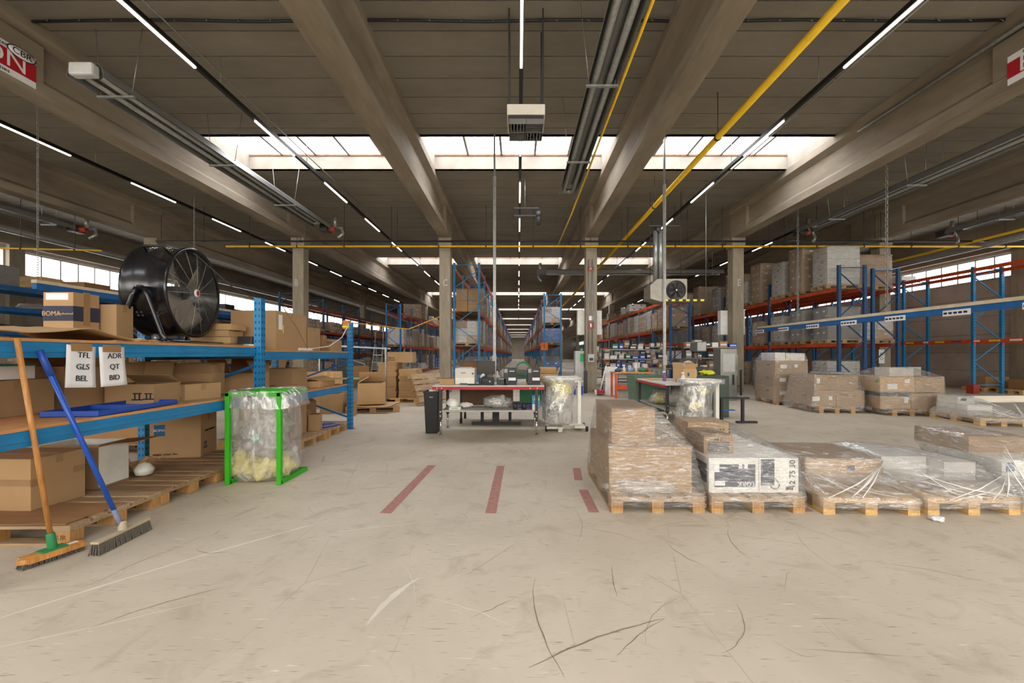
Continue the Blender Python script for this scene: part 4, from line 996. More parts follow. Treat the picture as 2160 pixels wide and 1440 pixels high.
# second: printed white cartons
t=wrapped('wrapped pallet with white and navy printed cartons beside the nearest one',2.06,4.26,0,[
  B(-.38,.06,-.5,-.02,.145,.45,mat=WHITE,tape=False,lab=(('-y',.01,.15,.36,.2,NAVY),('-x',0,.16,.4,.17,NAVY)),texts=(('TORK',.055,(PI/2,PI,0),0,0,PAPER),)[:0]),
  B(.065,.41,-.5,-.02,.145,.45,mat=WHITE,tape=False,lab=(('-y',-.10,.18,.12,.23,NAVY),),texts=()),
  B(-.38,.02,.0,.5,.145,.45,mat=WHITE,tape=False,lab=(('-x',0,.16,.4,.17,NAVY),)),B(.03,.40,.0,.5,.145,.45,mat=WHITE,tape=False),
  B(-.35,-.08,-.33,.1,.451,.62,tape=False,texts=(('N 7',.05,'-y',-.0,.13,INK),),lab=(('-y',.0,.06,.2,.1,P('grey_blotch_print','#6d6a66',.8)),)),
  B(-.3,.12,.16,.52,.451,.66,tape=False,mat=CB3,texts=(('11 42 77',.06,'-y',.06,.12,INK),),lab=(('-y',-.13,.12,.12,.07,NAVY),))],seed=2,mat=FILMT)
def front(t,s,size,x,y,z,mat,roll=0): txt(s,size,(x,y,z),'-y',mat,t,'printed_text',1,roll)
front(t,'TORK',.06,-.05,-.506,.225,PAPER,PI); front(t,'12 75 30',.07,.355,-.506,.31,INK,PI/2)
m=MB(); m.box(-.33,-.24,-.507,-.504,.21,.25); m.box(-.34,-.29,-.507,-.504,.33,.41); m.box(-.12,-.09,-.507,-.504,.36,.41); m.box(-.07,-.04,-.507,-.504,.36,.41); m.build('white_print',PAPER,t)
m=MB(); m.tube([(.2+.04*math.cos(a)*(1 if a<PI*1.0 else 1),-.506,.22+.04*math.sin(a)) for a in [PI*k/10 for k in range(-10,1)]]+[(.24,-.506,.225),(.2,-.506,.275),(.16,-.506,.225)],.003,4); m.box(.3,.36,-.507,-.504,.17,.2); m.build('drop_print',INK,t)
t=wrapped('wrapped pallet with two low brown cartons, third from the left in front',3.02,4.22,R(-2),[B(-.32,.36,-.2,.5,.145,.38),B(-.3,.1,-.15,.45,.381,.385,tape=False)],M=PMF,seed=3,lab=() if 0 else None,mat=FILM2) if 0 else wrapped('wrapped pallet with one low brown carton, third from the left in front',3.02,4.22,R(-2),[B(-.33,.37,-.24,.5,.145,.385,lab=(('-y',.07,.16,.07,.05,NAVY),))],M=PMF,seed=3,tight=True,mat=FILM2,extra=[(-.05,.1,.43)])
t=wrapped('wrapped pallet with low white cartons, fourth from the left in front',3.86,4.22,R(1),[B(-.36,.08,-.1,.55,.145,.38,mat=WHITE,tape=False),B(.1,.4,-.25,.4,.145,.36,mat=WHITE,tape=False),B(-.1,.38,-.5,-.28,.145,.2,mat=CB)],M=PMF,seed=4,tight=True,mat=FILM2,extra=[(-.3,.4,.43)])
t=wrapped('wrapped pallet with a white printed carton cut by the right frame edge',4.78,4.28,R(-3),[B(-.36,.36,-.42,.2,.145,.40,mat=WHITE,tape=False,lab=(('-y',-.29,.2,.07,.09,BPRINT),),texts=(('www.boma.eu',.04,'-y',.0,.19,INK),)),B(-.34,.2,-.1,.5,.401,.56,mat=CB)],M=PM,seed=5,tight=True,mat=FILM2,extra=[(-.1,.3,.6)])
o=MB(); blob(o,(0,0,.02),.05,77,.4,(1,1,.4),fz=.003); o=o.build('paper_scrap',PAPER,loc=(3.43,3.5,0)); tag(o,'crumpled white paper scrap on the floor before the wrapped pallets','paper')
# right cluster, farther back
def big(x0,x1,y0,y1,z0,z1,n=2,**k): return B(x0,x1,y0,y1,z0,z1,lab=(('-y',-.2,.18,.16,.1,PAPER),('-y',.12,.2,.08,.08,PAPER),),texts=(('BOMA',.06,'-x',-.2,.22,INK),),**k)
t=wrapped('tall wrapped stack of big brown cartons with a white bag on top on the right',7.42,12.1,R(-6),[big(-.42,.4,-.6,.58,.145,.5),big(-.42,.4,-.6,.58,.502,.86),big(-.4,.42,-.6,.58,.862,1.2),B(-.36,-.1,-.5,.3,1.202,1.42,mat=WHITE,tape=False),B(-.08,.4,-.5,.5,1.202,1.4,mat=WHITE,tape=False)],seed=6,mat=FILMT)
t=wrapped('wrapped pallet of two brown carton layers in front of the tall right stack',7.5,10.55,R(-5),[big(-.5,-.02,-.58,.58,.145,.52),B(-.01,.6,-.58,.58,.145,.52,texts=(('BOMA',.06,'-y',-.15,.28,INK),)),B(-.42,.55,-.45,.6,.522,.88,lab=(('-y',-.4,.22,.07,.12,PAPER),),texts=(('BOMA',.06,'-y',-.1,.28,INK),))],seed=7,mat=FILMT,pw=(.6,.6))
t=wrapped('wrapped pallet of wide brown cartons, broad one on the right',8.85,10.08,R(-8),[B(-.62,.0,-.55,.6,.145,.52,bands=((.28,.37,NAVY),),lab=(('-y',.22,.2,.08,.13,PAPER),)),B(.01,.68,-.55,.6,.145,.5),B(-.6,.1,-.52,.58,.525,.86,mat=CB3,lab=(('-y',-.1,.12,.2,.12,PAPER),('-y',.2,.24,.1,.08,PAPER),('-y',-.42,.24,.06,.06,GREEN),)),B(.12,.7,-.5,.6,.525,.86),B(-.2,.3,-.2,.3,.862,1.06,mat=WHITE,tape=False)],seed=8,mat=FILMT,pw=(.62,.6))
t=wrapped('small wrapped white cartons on a pale pallet at far right',9.32,8.7,R(-8),[B(-.34,.1,-.25,.5,.145,.36,mat=WHITE,tape=False),B(-.32,.0,.0,.5,.361,.5,mat=WHITE,tape=False,lab=(('-y',-.05,.08,.1,.05,INK),)),B(.12,.38,-.3,.3,.145,.26,mat=WHITE,tape=False)],M=PMF,seed=9,tight=True,mat=FILM2)
t=wrapped('clear wrapped crate behind the brown stacks on the right',9.45,12.85,0,[B(-.38,.3,-.5,.4,.145,.85,mat=P('clear_blue_crate','#a9bcc4',.3),tape=False)],seed=10,mat=FILM2)
t=wrapped('small film wrapped load between the two broad brown pallets',8.35,11.9,0,[B(-.3,.35,-.4,.4,.145,.5,mat=WHITE,tape=False)],seed=11,mat=FILM2)
# ================================================================ front packing table
def leg(t,x,y,h,low=.27):
    m=MB(); m.box(x-.025,x+.025,y-.025,y+.025,low,h); m.cyl((x,y-.026,low+.06),(x,y-.03,low+.06),.012,8,1); m.cyl((x,y-.026,low+.13),(x,y-.03,low+.13),.012,8,1); o=m.build('leg',[DGREY,CHROME],t)
    m=MB(); m.cyl((x,y,0),(x,y,low+.02),.018,10); m.cyl((x,y,0),(x,y,.012),.03,10); m.build('adjustable_foot',CHROME,o)
TX,TY=-.5,7.15
t=thing('packing_table','white packing table with red front edge in the middle of the hall','table',(TX,TY,0))
m=MB(); m.box(-.94,.94,0,.85,.822,.847); m.build('table_top',P('table_top_grey','#c9c8c2',.45),t,bevel=.004)
m=MB(); m.box(-.94,.94,-.012,.0,.775,.822); m.build('red_edge',REDB,t)
m=MB()
for x in (-.86,-.78,.70,.82): m.cyl((x,-.016,.80),(x,-.012,.80),.01,8)
m.build('bolt',CHROME,t)
for x in (-.81,.81):
    for y in (.06,.78): leg(t,x,y,.80)
m=MB(); m.box(-.79,.79,.04,.8,.395,.425); m.build('lower_shelf',P('shelf_grey','#b4b1a9',.5),t,bevel=.004)
m=MB(); m.box(-.8,.8,.76,.79,.74,.8); m.box(-.82,-.80,.06,.78,.74,.8); m.box(.80,.82,.06,.78,.74,.8); m.build('top_frame',DGREY,t)
Zt=.848
def on(px0,px1,d): return ((px0-VX)*d/F,(px1-VX)*d/F)
def stuffbox(name,label,cat,x0,x1,y0,y1,z,h,mat,bevel=.004,parts=()):
    t=thing(name,label,cat,((x0+x1)/2,(y0+y1)/2,z)); w,d=x1-x0,y1-y0
    m=MB(); m.box(-w/2,w/2,-d/2,d/2,0,h); m.build('body',mat,t,bevel=bevel)
    for nm,fx0,fx1,fz0,fz1,dep,mt in parts:   # front-face pieces in fractions
        p=MB(); p.box(-w/2+w*fx0,-w/2+w*fx1,-d/2-dep,-d/2+.001,h*fz0,h*fz1); p.build(nm,mt,t)
    return t
t=carton('small brown tray of papers at the left end of the packing table',(-1.22,7.42,Zt),(.25,.25,.1),0,(None,None,None,None))
t=stuffbox('laser_printer','white office laser printer on the packing table','printer',-1.09,-.75,7.35,7.75,Zt,.28,WHITEM,.012,(('paper_drawer',.02,.98,.04,.42,.004,WHITE),('drawer_slot',.25,.65,.02,.08,.008,DGREY),('name_plate',.3,.55,.68,.76,.003,GREYM),('button_panel',.86,.94,.62,.72,.004,DGREY)))
m=MB(); m.box(-.12,.12,-.1,.14,.28,.295); m.build('output_tray',GREYM,t)
t=thing('monitor','black flat monitor standing among the printers on the packing table','monitor',(-.57,7.55,Zt))
m=MB(); m.box(-.16,.16,-.02,.02,.17,.40); m.build('housing',BLK,t,bevel=.006); m=MB(); m.box(-.148,.148,-.022,-.019,.185,.385); m.build('screen',P('dark_screen','#3c3a34',.2),t); m=MB(); m.box(-.02,.02,-.0,.03,.02,.2); m.build('neck',BLK,t); m=MB(); m.box(-.1,.1,-.08,.08,0,.02); m.build('foot',BLK,t)
t=stuffbox('receipt_printer','black receipt printer box below the monitor','printer',-.68,-.42,7.33,7.44,Zt,.12,BLK,.008,(('label',.1,.6,.5,.8,.002,DGREY),('button',.7,.78,.35,.55,.004,WHITE)))
t=thing('barcode_scanner','white hand scanner on its stand in front of the monitor','scanner',(-.62,7.25,Zt)); m=MB(); m.lathe([(.035,0),(.03,.01),(.008,.015),(.007,.13)],None,12); m.build('stand',BLK,t); m=MB(); m.tube([(-.02,0,.12),(0,0,.15),(.03,-.02,.175),(.045,-.03,.165)],[.012,.02,.026,.02],10); m.build('scan_head',WHITE,t)
t=thing('keyboard','black keyboard at the front edge of the packing table','keyboard',(-.63,7.24-.02,Zt)); m=MB(); m.box(-.22,.22,-.06,.03,0,.018); m.build('body',BLK,t,bevel=.004); m=MB()
for r in range(4):
    for k in range(14): m.box(-.21+.03*k,-.186+.03*k,-.055+.021*r,-.038+.021*r,.018,.023)
m.build('keys',DGREY,t)
stuffbox('cash_box','dark green metal box right of the monitor on the packing table','box',-.37,-.21,7.33,7.5,Zt,.11,P('dark_green_box','#24332c',.4),.006,(('handle',.2,.8,.85,.95,.006,WGREY),))
for x0,lb in ((-.25,'dark label printer beside the green box'),(.16,'dark label printer at the right end of the packing table')):
    t=stuffbox('label_printer',lb,'printer',x0,x0+.22,7.33,7.68,Zt,.285,DGREY,.012,(('side_cover',.05,.3,.72,.95,.006,GREYM),('front_panel',.38,.95,.1,.9,.006,BLK),('display',.45,.85,.78,.84,.008,WGREY),('label_slot',.42,.9,.52,.58,.012,BLK),('paper_label',.38,.95,.25,.42,.02,PAPER)))
stuffbox('paper_stack','stack of white labels between the two dark label printers','paper',-.02,.14,7.6,7.8,Zt,.07,PAPER)
stuffbox('small_box','small orange brown box before the right label printer','box',.06,.13,7.3,7.38,Zt,.045,CB)
t=thing('computer_mouse','black computer mouse on the packing table','mouse',(-.22,7.24,Zt)); m=MB(); blob(m,(0,0,.0),.04,3,.05,(.8,1.2,.6),12,8,fz=0); m.build('body',BLK,t)
Zs=.426
t=thing('cable_roll','white plastic helmet shaped roll on the table lower shelf','roll',(-1.15,7.38,Zs+.05)); m=MB(); m.lathe([(0,.15),(.06,.14),(.1,.1),(.115,.03),(.115,0),(.1,0),(.09,.08),(0,.12)],Matrix.Rotation(R(25),4,'Y'),20); m.build('shell',WHITE,t)
o=MB(); blob(o,(0,0,.05),.1,5,.4,(1.2,.9,.45),fz=.002); o=o.build('plastic_heap',WHITE,loc=(-.93,7.5,Zs)); tag(o,'crumpled white bag on the table lower shelf','bag')
t=stuffbox('flat_box','flat white box with green lettering on the table lower shelf','box',-1.17,-.97,7.21,7.3,Zs,.05,WHITE); txt('MAPED',.035,(0,-.047,.025),'-y',GREEN,t)
t=thing('plastic_bag','grey clear bag of wrapping waste on the table lower shelf','bag',(-.38,7.5,Zs)); m=MB(); blob(m,(0,0,.1),.17,8,.35,(1.5,.8,.75),28,18,fz=.003); m.build('bag_skin',BAG,t); m=MB(); blob(m,(0,0,.09),.14,9,.45,(1.4,.7,.7),fz=.006); m.build('filling',CRUMG,t)
for x,lb in ((-.05,'left'),(.1,'right')):
    t=thing('tape_roll','dark grey ribbon roll standing on the lower shelf, %s one'%lb,'roll',(x,7.3,Zs)); m=MB(); m.lathe([(.018,0),(.04,0),(.04,.11),(.018,.11)],None,18); m.build('roll',DGREY,t)
stuffbox('folder','purple folder lying behind the ribbon rolls','folder',.0,.25,7.5,7.62,Zs,.07,P('purple','#4a3a7c',.5))
stuffbox('small_box','small white carton before the blue box on the lower shelf','box',.24,.31,7.22,7.3,Zs,.1,WHITE)
t=stuffbox('paper_box','light blue printed box at the right of the lower shelf','box',.24,.40-.02,7.42,7.6,Zs,.23,P('sky_blue_print','#3f9cd0',.5),.004,(('yellow_print',.25,.9,.62,.78,.002,YELB),('white_print',.3,.8,.1,.2,.002,PAPER)))
# bin left of the table
t=thing('waste_bin','tall black waste bin left of the packing table','bin',(-1.5,7.52,0)); m=MB(); 
def frust(m,a,b,z0,z1,mi=0):
    v=[(-a[0],-a[1],z0),(a[0],-a[1],z0),(a[0],a[1],z0),(-a[0],a[1],z0),(-b[0],-b[1],z1),(b[0],-b[1],z1),(b[0],b[1],z1),(-b[0],b[1],z1)]
    m.add(v,[(3,2,1,0),(0,1,5,4),(1,2,6,5),(2,3,7,6),(3,0,4,7)],mi)
frust(m,(.1,.14),(.125,.17),0,.71); m.build('body',BLK,t,bevel=.012,solid=.006); m=MB(); 
for a in ((-.135,.135,-.18,-.165),(-.135,.135,.165,.18),(-.135,-.12,-.18,.18),(.12,.135,-.18,.18)): m.box(*a,.70,.73)
m.build('rim',BLK,t); m=MB(); m.box(-.03,.03,-.172,-.165,.62,.64); m.build('name_plate',GREYM,t)
m=MB(); blob(m,(0,0,.70),.11,13,.4,(.95,1.2,.45)); m.build('paper_waste',PAPER,t); m=MB(); blob(m,(.06,-.05,.71),.06,15,.4,(1,1,.5)); m.build('yellow_waste',YELB,t)
# rear bench behind the front table
t=thing('rear_bench','dark wheeled bench with black H shaped foot behind the packing table','bench',(-.45,8.4,0))
m=MB(); m.box(-.75,1.1,0,.8,.74,.77); m.build('bench_top',P('dark_bench','#5a5148',.6),t); m=MB(); m.box(-.7,.35,.05,.1,.38,.73); m.build('back_panel',P('brown_panel','#6b4f3a',.7),t)
m=MB(); m.box(-.7,1.05,.0,.7,.34,.37); m.build('shelf',P('pale_shelf','#8d877c',.6),t)
m=MB(); m.box(-.45,.5,-.12,-.05,0,.05); m.box(-.28,-.22,-.11,-.06,.05,.34); m.box(.26,.32,-.11,-.06,.05,.34); m.box(-.05,.08,-.13,-.03,.05,.34); m.build('black_foot_frame',BLK,t)
for x in (-.68,.98,):
    for y in (.05,.7):
        m=MB(); m.box(x-.02,x+.02,y-.02,y+.02,.1,.74); o=m.build('leg',DGREY,t); m=MB(); m.cyl((x-.02,y,.06),(x+.02,y,.06),.06,16); m.build('caster',BLK,o)
stuffbox('green_crate','green plastic crate on the bench behind the packing table','crate',.03,.47,8.5,8.85,.371,.3,P('green_crate_plastic','#2f7a50',.5))
t=carton('open brown carton on the bench right behind the label printer',(.62,8.75,.771),(.36,.3,.2),0,(None,20,10,-30),mat=CB3)
carton('brown carton on the rear bench below the open one',(.3,8.75,.771),(.22,.3,.14),0,None)
t=thing('tape_dispenser','green round tape dispenser on the bench behind the packing table','dispenser',(.1,8.6,.772)); m=MB(); m.lathe([(.12,-.06),(.15,-.06),(.15,.06),(.12,.06),(.12,-.06)],Matrix.Translation((0,0,.3))@Matrix.Rotation(PI/2,4,'X'),28); m.build('green_wheel',GREEN,t); m=MB(); m.prism([(-.15,0),(.3,0),(.3,.05),(.1,.28),(-.12,.3)],'y',-.05,.05); m.build('housing',P('dispenser_grey','#565a55',.5),t)
for k,(x,mt,lb,h) in enumerate(((-.42,WHITE,'white spray bottle',.26),(-.3,WGREY,'grey paper roll',.3),(-.18,P('pale_blue','#9db6cc',.4),'pale blue bottle',.24),(.0,P('orange_bag','#d98a4a',.5),'orange bag',.34))):
    t=thing('bottle' if k!=1 else 'paper_roll',lb+' on the rear bench behind the monitor','bottle' if k!=1 else 'roll',(x,8.6,.772)); m=MB(); m.lathe([(0,0),(.045,0),(.05,h*.6),(.02,h*.75),(.018,h),(0,h)],None,14); m.build('body',mt,t)
# ================================================================ bag trolleys
def trolley(label,blabel,X,Y,zr,seed,yel):
    t=thing('bag_trolley',label,'bag trolley',(X,Y,0))
    m=MB(); pts=[]
    for k in range(25):
        a=2*PI*k/24; c,s=math.cos(a),math.sin(a); pts.append((.33*math.copysign(abs(c)**.6,c),.24*math.copysign(abs(s)**.6,s),zr))
    m.tube(pts,.03,8,0,False); m.build('bag_ring',WHITE,t)
    m=MB(); m.box(.28,.34,-.04,.04,.1,zr); m.build('post',WHITE,t)
    m=MB(); m.box(-.3,.36,-.06,.06,.06,.11); m.box(.2,.4,-.22,.22,.05,.10); m.box(-.1,-.02,-.3,-.2,.0,.09); m.box(-.3,.0,-.28,.22,.05,.09); m.build('base',WHITEM,t,bevel=.015)
    for x,y in ((.42,-.2),(.42,.2),(-.22,.2),(-.3,-.2)):
        m=MB(); m.cyl((x-.02,y,.045),(x+.02,y,.045),.045,14); m.build('caster',BLK,t)
    b=thing('rubbish_bag',blabel,'bag',(X-.06,Y-.03,0))
    m=MB(); bag_surface(m,[(-.03,0,.11,.03,.03,2),(-.03,-.02,.115,.25,.2,2.4),(-.06,-.02,.22,.31,.24,2.4),(-.06,0,.45,.29,.24,2.4),(-.0,.02,.7,.26,.21,3),(.06,.03,zr-.05,.29,.2,4),(.06,.03,zr+.035,.32,.235,4),(.06,.03,zr+.03,.365,.28,4),(.06,.03,zr-.05,.37,.285,4)],seed,60,.04,26); m.build('bag_skin',BAG,b)
    for k in range(8):
        c=(random.uniform(-.14,.1),random.uniform(-.08,.06),.25+.08*k); r=random.uniform(.1,.14)
        m=MB(); blob(m,c,r,seed+k*3,.5,(1.1,.9,.9),fz=.13); m.build('crumpled_waste',CRUMY if (k in yel) else (CRUMP,CRUMG)[k%2],b)
trolley('white wheeled bag trolley right of the front packing table','clear bag with yellow and white waste hanging right of the packing table',.80,7.78,.93,11,(5,6,7))
trolley('white wheeled bag trolley at the end of the side packing table','clear bag of mixed waste behind the printed wrapped pallet',3.2,7.55,.9,23,(3,6))
# ================================================================ side packing table
t=thing('packing_table','white packing table with red side edge behind the wrapped pallets','table',(2.75,7.95,0))
m=MB(); m.box(0,.85,0,1.95,.785,.812); m.build('table_top',P('table_top_white','#d9d6cf',.45),t,bevel=.004); m=MB(); m.box(-.012,0,0,1.95,.74,.785); m.build('red_edge',REDB,t)
for x in (.05,.8):
    for y in (.06,1.88): leg(t,x,y,.78)
m=MB(); m.box(.04,.81,.05,1.9,.30,.325); m.build('lower_shelf',P('shelf_grey2','#a9a69e',.5),t)
Zq=.813
for (c,r,mt,lb,sd) in (((3.0,9.0,.326),.17,CRUMY,'clear bag with yellow paper on the side table shelf',31),((3.2,8.6,.326),.2,CRUMP,'crumpled clear bag at the front of the side table shelf',32)):
    t=thing('plastic_bag',lb,'bag',c); m=MB(); blob(m,(0,0,r*.8),r*1.12,sd,.35,(1.1,1.2,.85),26,18,fz=.003); m.build('bag_skin',BAG,t); m=MB(); blob(m,(0,0,r*.75),r*.85,sd+5,.5,(1,1.1,.8),fz=.006); m.build('filling',mt,t)
crumple('pale flat cardboard lying on the corner of the side packing table',2.85,3.35,9.2,9.75,Zq,.02,CB3,seed=41)
t=carton('tilted pale carton with blue mark on the side packing table',(3.6-.2,8.75,Zq),(.3,.3,.26),R(20),(40,-20,None,10),mat=CB3,lab=(('-y',-.02,.15,.05,.07,BPRINT),))
t=thing('strapping_coil','big coil of pale strapping leaning on the tilted carton','coil',(3.58,8.5+.45,Zq)); M=Matrix.Translation((.02,0,.22))@Matrix.Rotation(R(70),4,'X')@Matrix.Rotation(R(35),4,'Y'); m=MB(); m.lathe([(.15,-.03),(.21,-.03),(.21,.03),(.15,.03),(.15,-.03)],M,30); m.build('coil',P('strap_beige','#d8c9ad',.6),t)
for k,(x,y,mt,lb) in enumerate(((3.25,8.4,WHITE,'white spray bottle on the side packing table'),(3.05,8.9,P('purple_bottle','#7a5aa0',.4),'purple bottle on the side packing table'))):
    t=thing('spray_bottle',lb,'bottle',(x,y,Zq)); m=MB(); m.lathe([(0,0),(.035,0),(.038,.12),(.014,.16),(.014,.18),(0,.18)],None,14); m.build('body',mt,t); m=MB(); m.box(-.04,.02,-.012,.012,.18,.205); m.build('spray_head',WHITE,t)
o=MB(); blob(o,(0,0,.06),.12,51,.5,(1.3,.9,.5),fz=.003); o=o.build('work_cloth',P('neon_yellow_cloth','#e9ea2e',.7),loc=(4.25,9.6,.9)); tag(o,'neon yellow cloth on the grey cabinet bench','cloth')
t=stuffbox('grey_cabinet','low dark green metal cabinet behind the side packing table','cabinet',3.75,4.6,9.3,9.9,0,.899,P('cabinet_dark_green','#3c4a42',.5),.01,(('door',.04,.48,.05,.95,.01,P('cabinet_door_green','#44534a',.5)),('door',.52,.96,.05,.95,.01,MATS['cabinet_door_green'])))
t=thing('footrest_stand','black steel H shaped frame standing right of the second bag trolley','stand',(4.25,8.5,0)); m=MB(); m.box(-.25,.35,-.02,.02,.48,.52); m.build('top_bar',BLK,t)
for x in (-.2,.22): m=MB(); m.box(x-.025,x+.025,-.025,.025,.04,.48); m.build('leg',BLK,t)
m=MB(); m.box(.1,.5,-.04,.04,0,.04); m.box(-.35,-.1,-.04,.04,0,.04); m.build('foot_bar',BLK,t); m=MB(); m.box(-.2,.05,-.05,.05,.25,.27); m.build('blue_step',BLUED,t)
t=thing('machine_hood','large green translucent waste container behind the side table','container',(3.2,10.6,0)); m=MB(); frust(m,(.36,.3),(.42,.36),0,.86); m.build('body',P('dull_green_plastic','#5d7a66',.5),t,bevel=.03,solid=.01)
# ================================================================ behind: workbench, stool, truck, cabinet
t=thing('workbench','orange legged workbench with bottles behind column D','workbench',(3.45,13.6,0)); m=MB(); m.box(-.45,.75,-.35,.35,.78,.82); m.build('bench_top',CHIP,t)
for x in (-.4,.7):
    for y in (-.3,.3): m=MB(); m.box(x-.03,x+.03,y-.03,y+.03,0,.78); m.build('leg',ORNG if x<0 else GREYM,t)
m=MB(); m.box(-.4,.7,-.34,-.30,.28,.42); m.build('apron',ORNG,t)
for k,(dx,mt,h,r,lb) in enumerate(((-.3,P('dark_blue_item','#2a3f6b',.5),.12,.1,'dark blue cloth bundle'),(-.1,WHITE,.2,.05,'white bottle'),(.1,P('pale_blue2','#8fb0d0',.5),.2,.09,'pale blue tub'),(.28,WHITE,.3,.04,'white spray bottle'),(.5,GREEN,.14,.13,'green plastic heap'),(.66,P('orange_cone','#e0662a',.5),.2,.04,'orange bottle'))):
    t=thing('bench_item',lb+' on the orange legged workbench','bottle',(3.45+dx,13.5,.821)); m=MB(); m.lathe([(0,0),(r,0),(r*.95,h*.6),(r*.35,h*.8),(r*.3,h),(0,h)],None,14); m.build('body',mt,t)
    t.name={0:'cloth_bundle',2:'tub',4:'plastic_heap'}.get(k,'bottle')
t=thing('stool','small blue plastic stool behind the first bag trolley','stool',(2.05,14.6,0)); m=MB(); m.box(-.16,.16,-.13,.13,.25,.29); m.build('seat',BLUEP,t,bevel=.01)
for x in (-.12,.12):
    for y in (-.1,.1): m=MB(); m.box(x-.025,x+.025,y-.02,y+.02,0,.25); m.build('leg',BLUEP,t)
t=thing('hand_truck','white and red hand pallet truck leaning near column D','hand truck',(2.75,14.3,0)); m=MB(); m.tube([(0,0,.15),(.22,.1,1.0)],.025,8); m.build('handle',WHITE,t); m=MB(); m.tube([(.14,.1,1.0),(.30,.1,1.0)],.02,8); m.build('grip',BLK,t); m=MB(); m.box(-.15,.15,-.1,.6,.08,.16); m.build('fork_frame',REDB,t,bevel=.02)
for x in (-.17,.17): m=MB(); m.cyl((x-.03,-.05,.1),(x+.03,-.05,.1),.1,18); m.build('wheel',WHITE,t)
stuffbox('white_panel','white board panel standing behind the workbench','panel',2.98,3.4,14.6,14.66,0,.95,WHITE)
t=stuffbox('grey_locker','tall light grey steel locker left of column D','locker',2.1,2.42,15.7,16.1,0,1.5,WGREY,.01)
stuffbox('dark_panel','dark grey board leaning at column D','panel',2.32,2.44,15.05,15.12,0,.8,DGREY)
m=MB(); t=thing('hanging_tag','green tag hanging on the grey locker','tag',(2.34,15.68,1.1)); m.box(-.06,.06,-.015,0,0,.3); m.build('card',P('green_tag_plastic','#1fb06a',.5),t)
# ================================================================ pallet racks and their loads
def rack_run(label,X0,X1,y0,bay,n,levels,H,pm,bm,depth_detail=6,skip=(),front='both',pw=.09,heights=None,guard=False):
    """one bolted run of racking along the hall; upright frames at y0+k*bay"""
    t=thing('pallet_rack',label,'pallet rack',((X0+X1)/2,y0,0)); W=X1-X0
    def fm(h,det):
        m=MB(); z=.35; k=0
        while z<h-.3:
            z2=min(z+.75,h-.1); a,b=(-W/2,W/2) if k%2 else (W/2,-W/2)
            m.bar((a,0,z),(b,0,z2),.035,.03); z=z2; k+=1
        m.bar((-W/2,0,.3),(W/2,0,.3),.035,.03); m.bar((-W/2,0,h-.08),(W/2,0,h-.08),.035,.03)
        return m.mesh('bracing',pm)
    def pmesh(h,det):
        m=MB(); m.box(-pw/2,pw/2,-.045,.045,0,h); m.box(-pw*.7,pw*.7,-.07,.07,0,.01)
        if det:
            z=.2
            while z<h-.05: m.box(-.012,.012,-.0465,-.044,z,z+.03,1); z+=.1
        return m.mesh('upright_post',[pm,HOLE])
    cache={}
    for k in range(n+1):
        h=H if not heights else heights[min(k,len(heights)-1)]
        if h not in cache: cache[h]=(fm(h,1),pmesh(h,True))
        b,p=cache[h][:2]
        if k<depth_detail:
            f=link('upright_frame',b,t,(0,bay*k,0))
            for x in (-W/2,W/2): link('upright_post',p,f,(x,0,0))
            if guard and k<3:
                g=MB(); g.box(-W/2-.12,-W/2+.1,-.12,.12,0,.32); g.build('post_guard',REDR,f)
        else:
            if h not in cache or len(cache[h])<3:
                m=MB(); m.box(-W/2-pw/2,-W/2+pw/2,-.045,.045,0,h); m.box(W/2-pw/2,W/2+pw/2,-.045,.045,0,h); m.bar((-W/2,0,.3),(W/2,0,h-.1),.035,.03); m.bar((W/2,0,.3),(-W/2,0,h-.1),.035,.03)
                cache[h]=(b,p,m.mesh('upright_frame',pm))
            link('upright_frame',cache[h][2],t,(0,bay*k,0))
    m=MB(); m.box(-.025,.025,.05,bay-.05,-.12,0); m.box(-.03,.03,.045,.06,-.2,.03); m.box(-.03,.03,bay-.06,bay-.045,-.2,.03); bme=m.mesh('load_beam',bm)
    for k in range(n):
        for j,z in enumerate(levels):
            if (k,j) in skip: continue
            for x in (-W/2,W/2): link('load_beam',bme,t,(x,bay*k,z))
    return t
# --- load meshes (carton stack on a pallet, wrapped); 1.15 m across (x) and .8 m along the aisle (y)
FLECK=P('white_flecks','#d9d2c4',.5)
def stack_mesh(w,d,h,nx,ny,nz,mats,seed,fleck=True):
    d=min(d,.76); rnd=random.Random(seed); m=MB(); z0=.146
    for i in range(nx):
        for j in range(ny):
            for k in range(nz):
                if k==nz-1 and rnd.random()<.12 and nx*ny>2: continue
                x0=-w/2+w*i/nx; y0=-d/2+d*j/ny; za=z0+h*k/nz; g=.004; dz=rnd.uniform(-.006,.006)
                mi=rnd.randrange(max(1,len(mats)-1)) if len(mats)>2 else 0
                m.box(x0+g,x0+w/nx-g,y0+g+dz,y0+d/ny-g+dz,za+g,za+h/nz-g,mi)
                if fleck:
                    zc=za+h/nz*.6; yc=y0+d/ny*rnd.uniform(.3,.7); xc=x0+w/nx*rnd.uniform(.3,.7); l=len(mats)-1
                    if i==0: m.box(x0+g-.003,x0+g,yc-.05,yc+.05,zc-.03,zc+.03,l)
                    if i==nx-1: m.box(x0+w/nx-g,x0+w/nx-g+.003,yc-.05,yc+.05,zc-.03,zc+.03,l)
                    if j==0: m.box(xc-.06,xc+.06,y0+g+dz-.003,y0+g+dz,zc-.03,zc+.03,l)
    return m.mesh('carton_stack',mats)
def film_mesh(w,d,h,seed,tent=0):
    d=min(d,.765)
    o=hull_film(None,corners(-w/2,w/2,-d/2,d/2,.08,.15+h,.006)+([(.0,.0,.15+h+tent)] if tent else []),FILMT if seed%2 else FILM,.16,.005,seed)
    me=o.data; bpy.data.objects.remove(o); return me
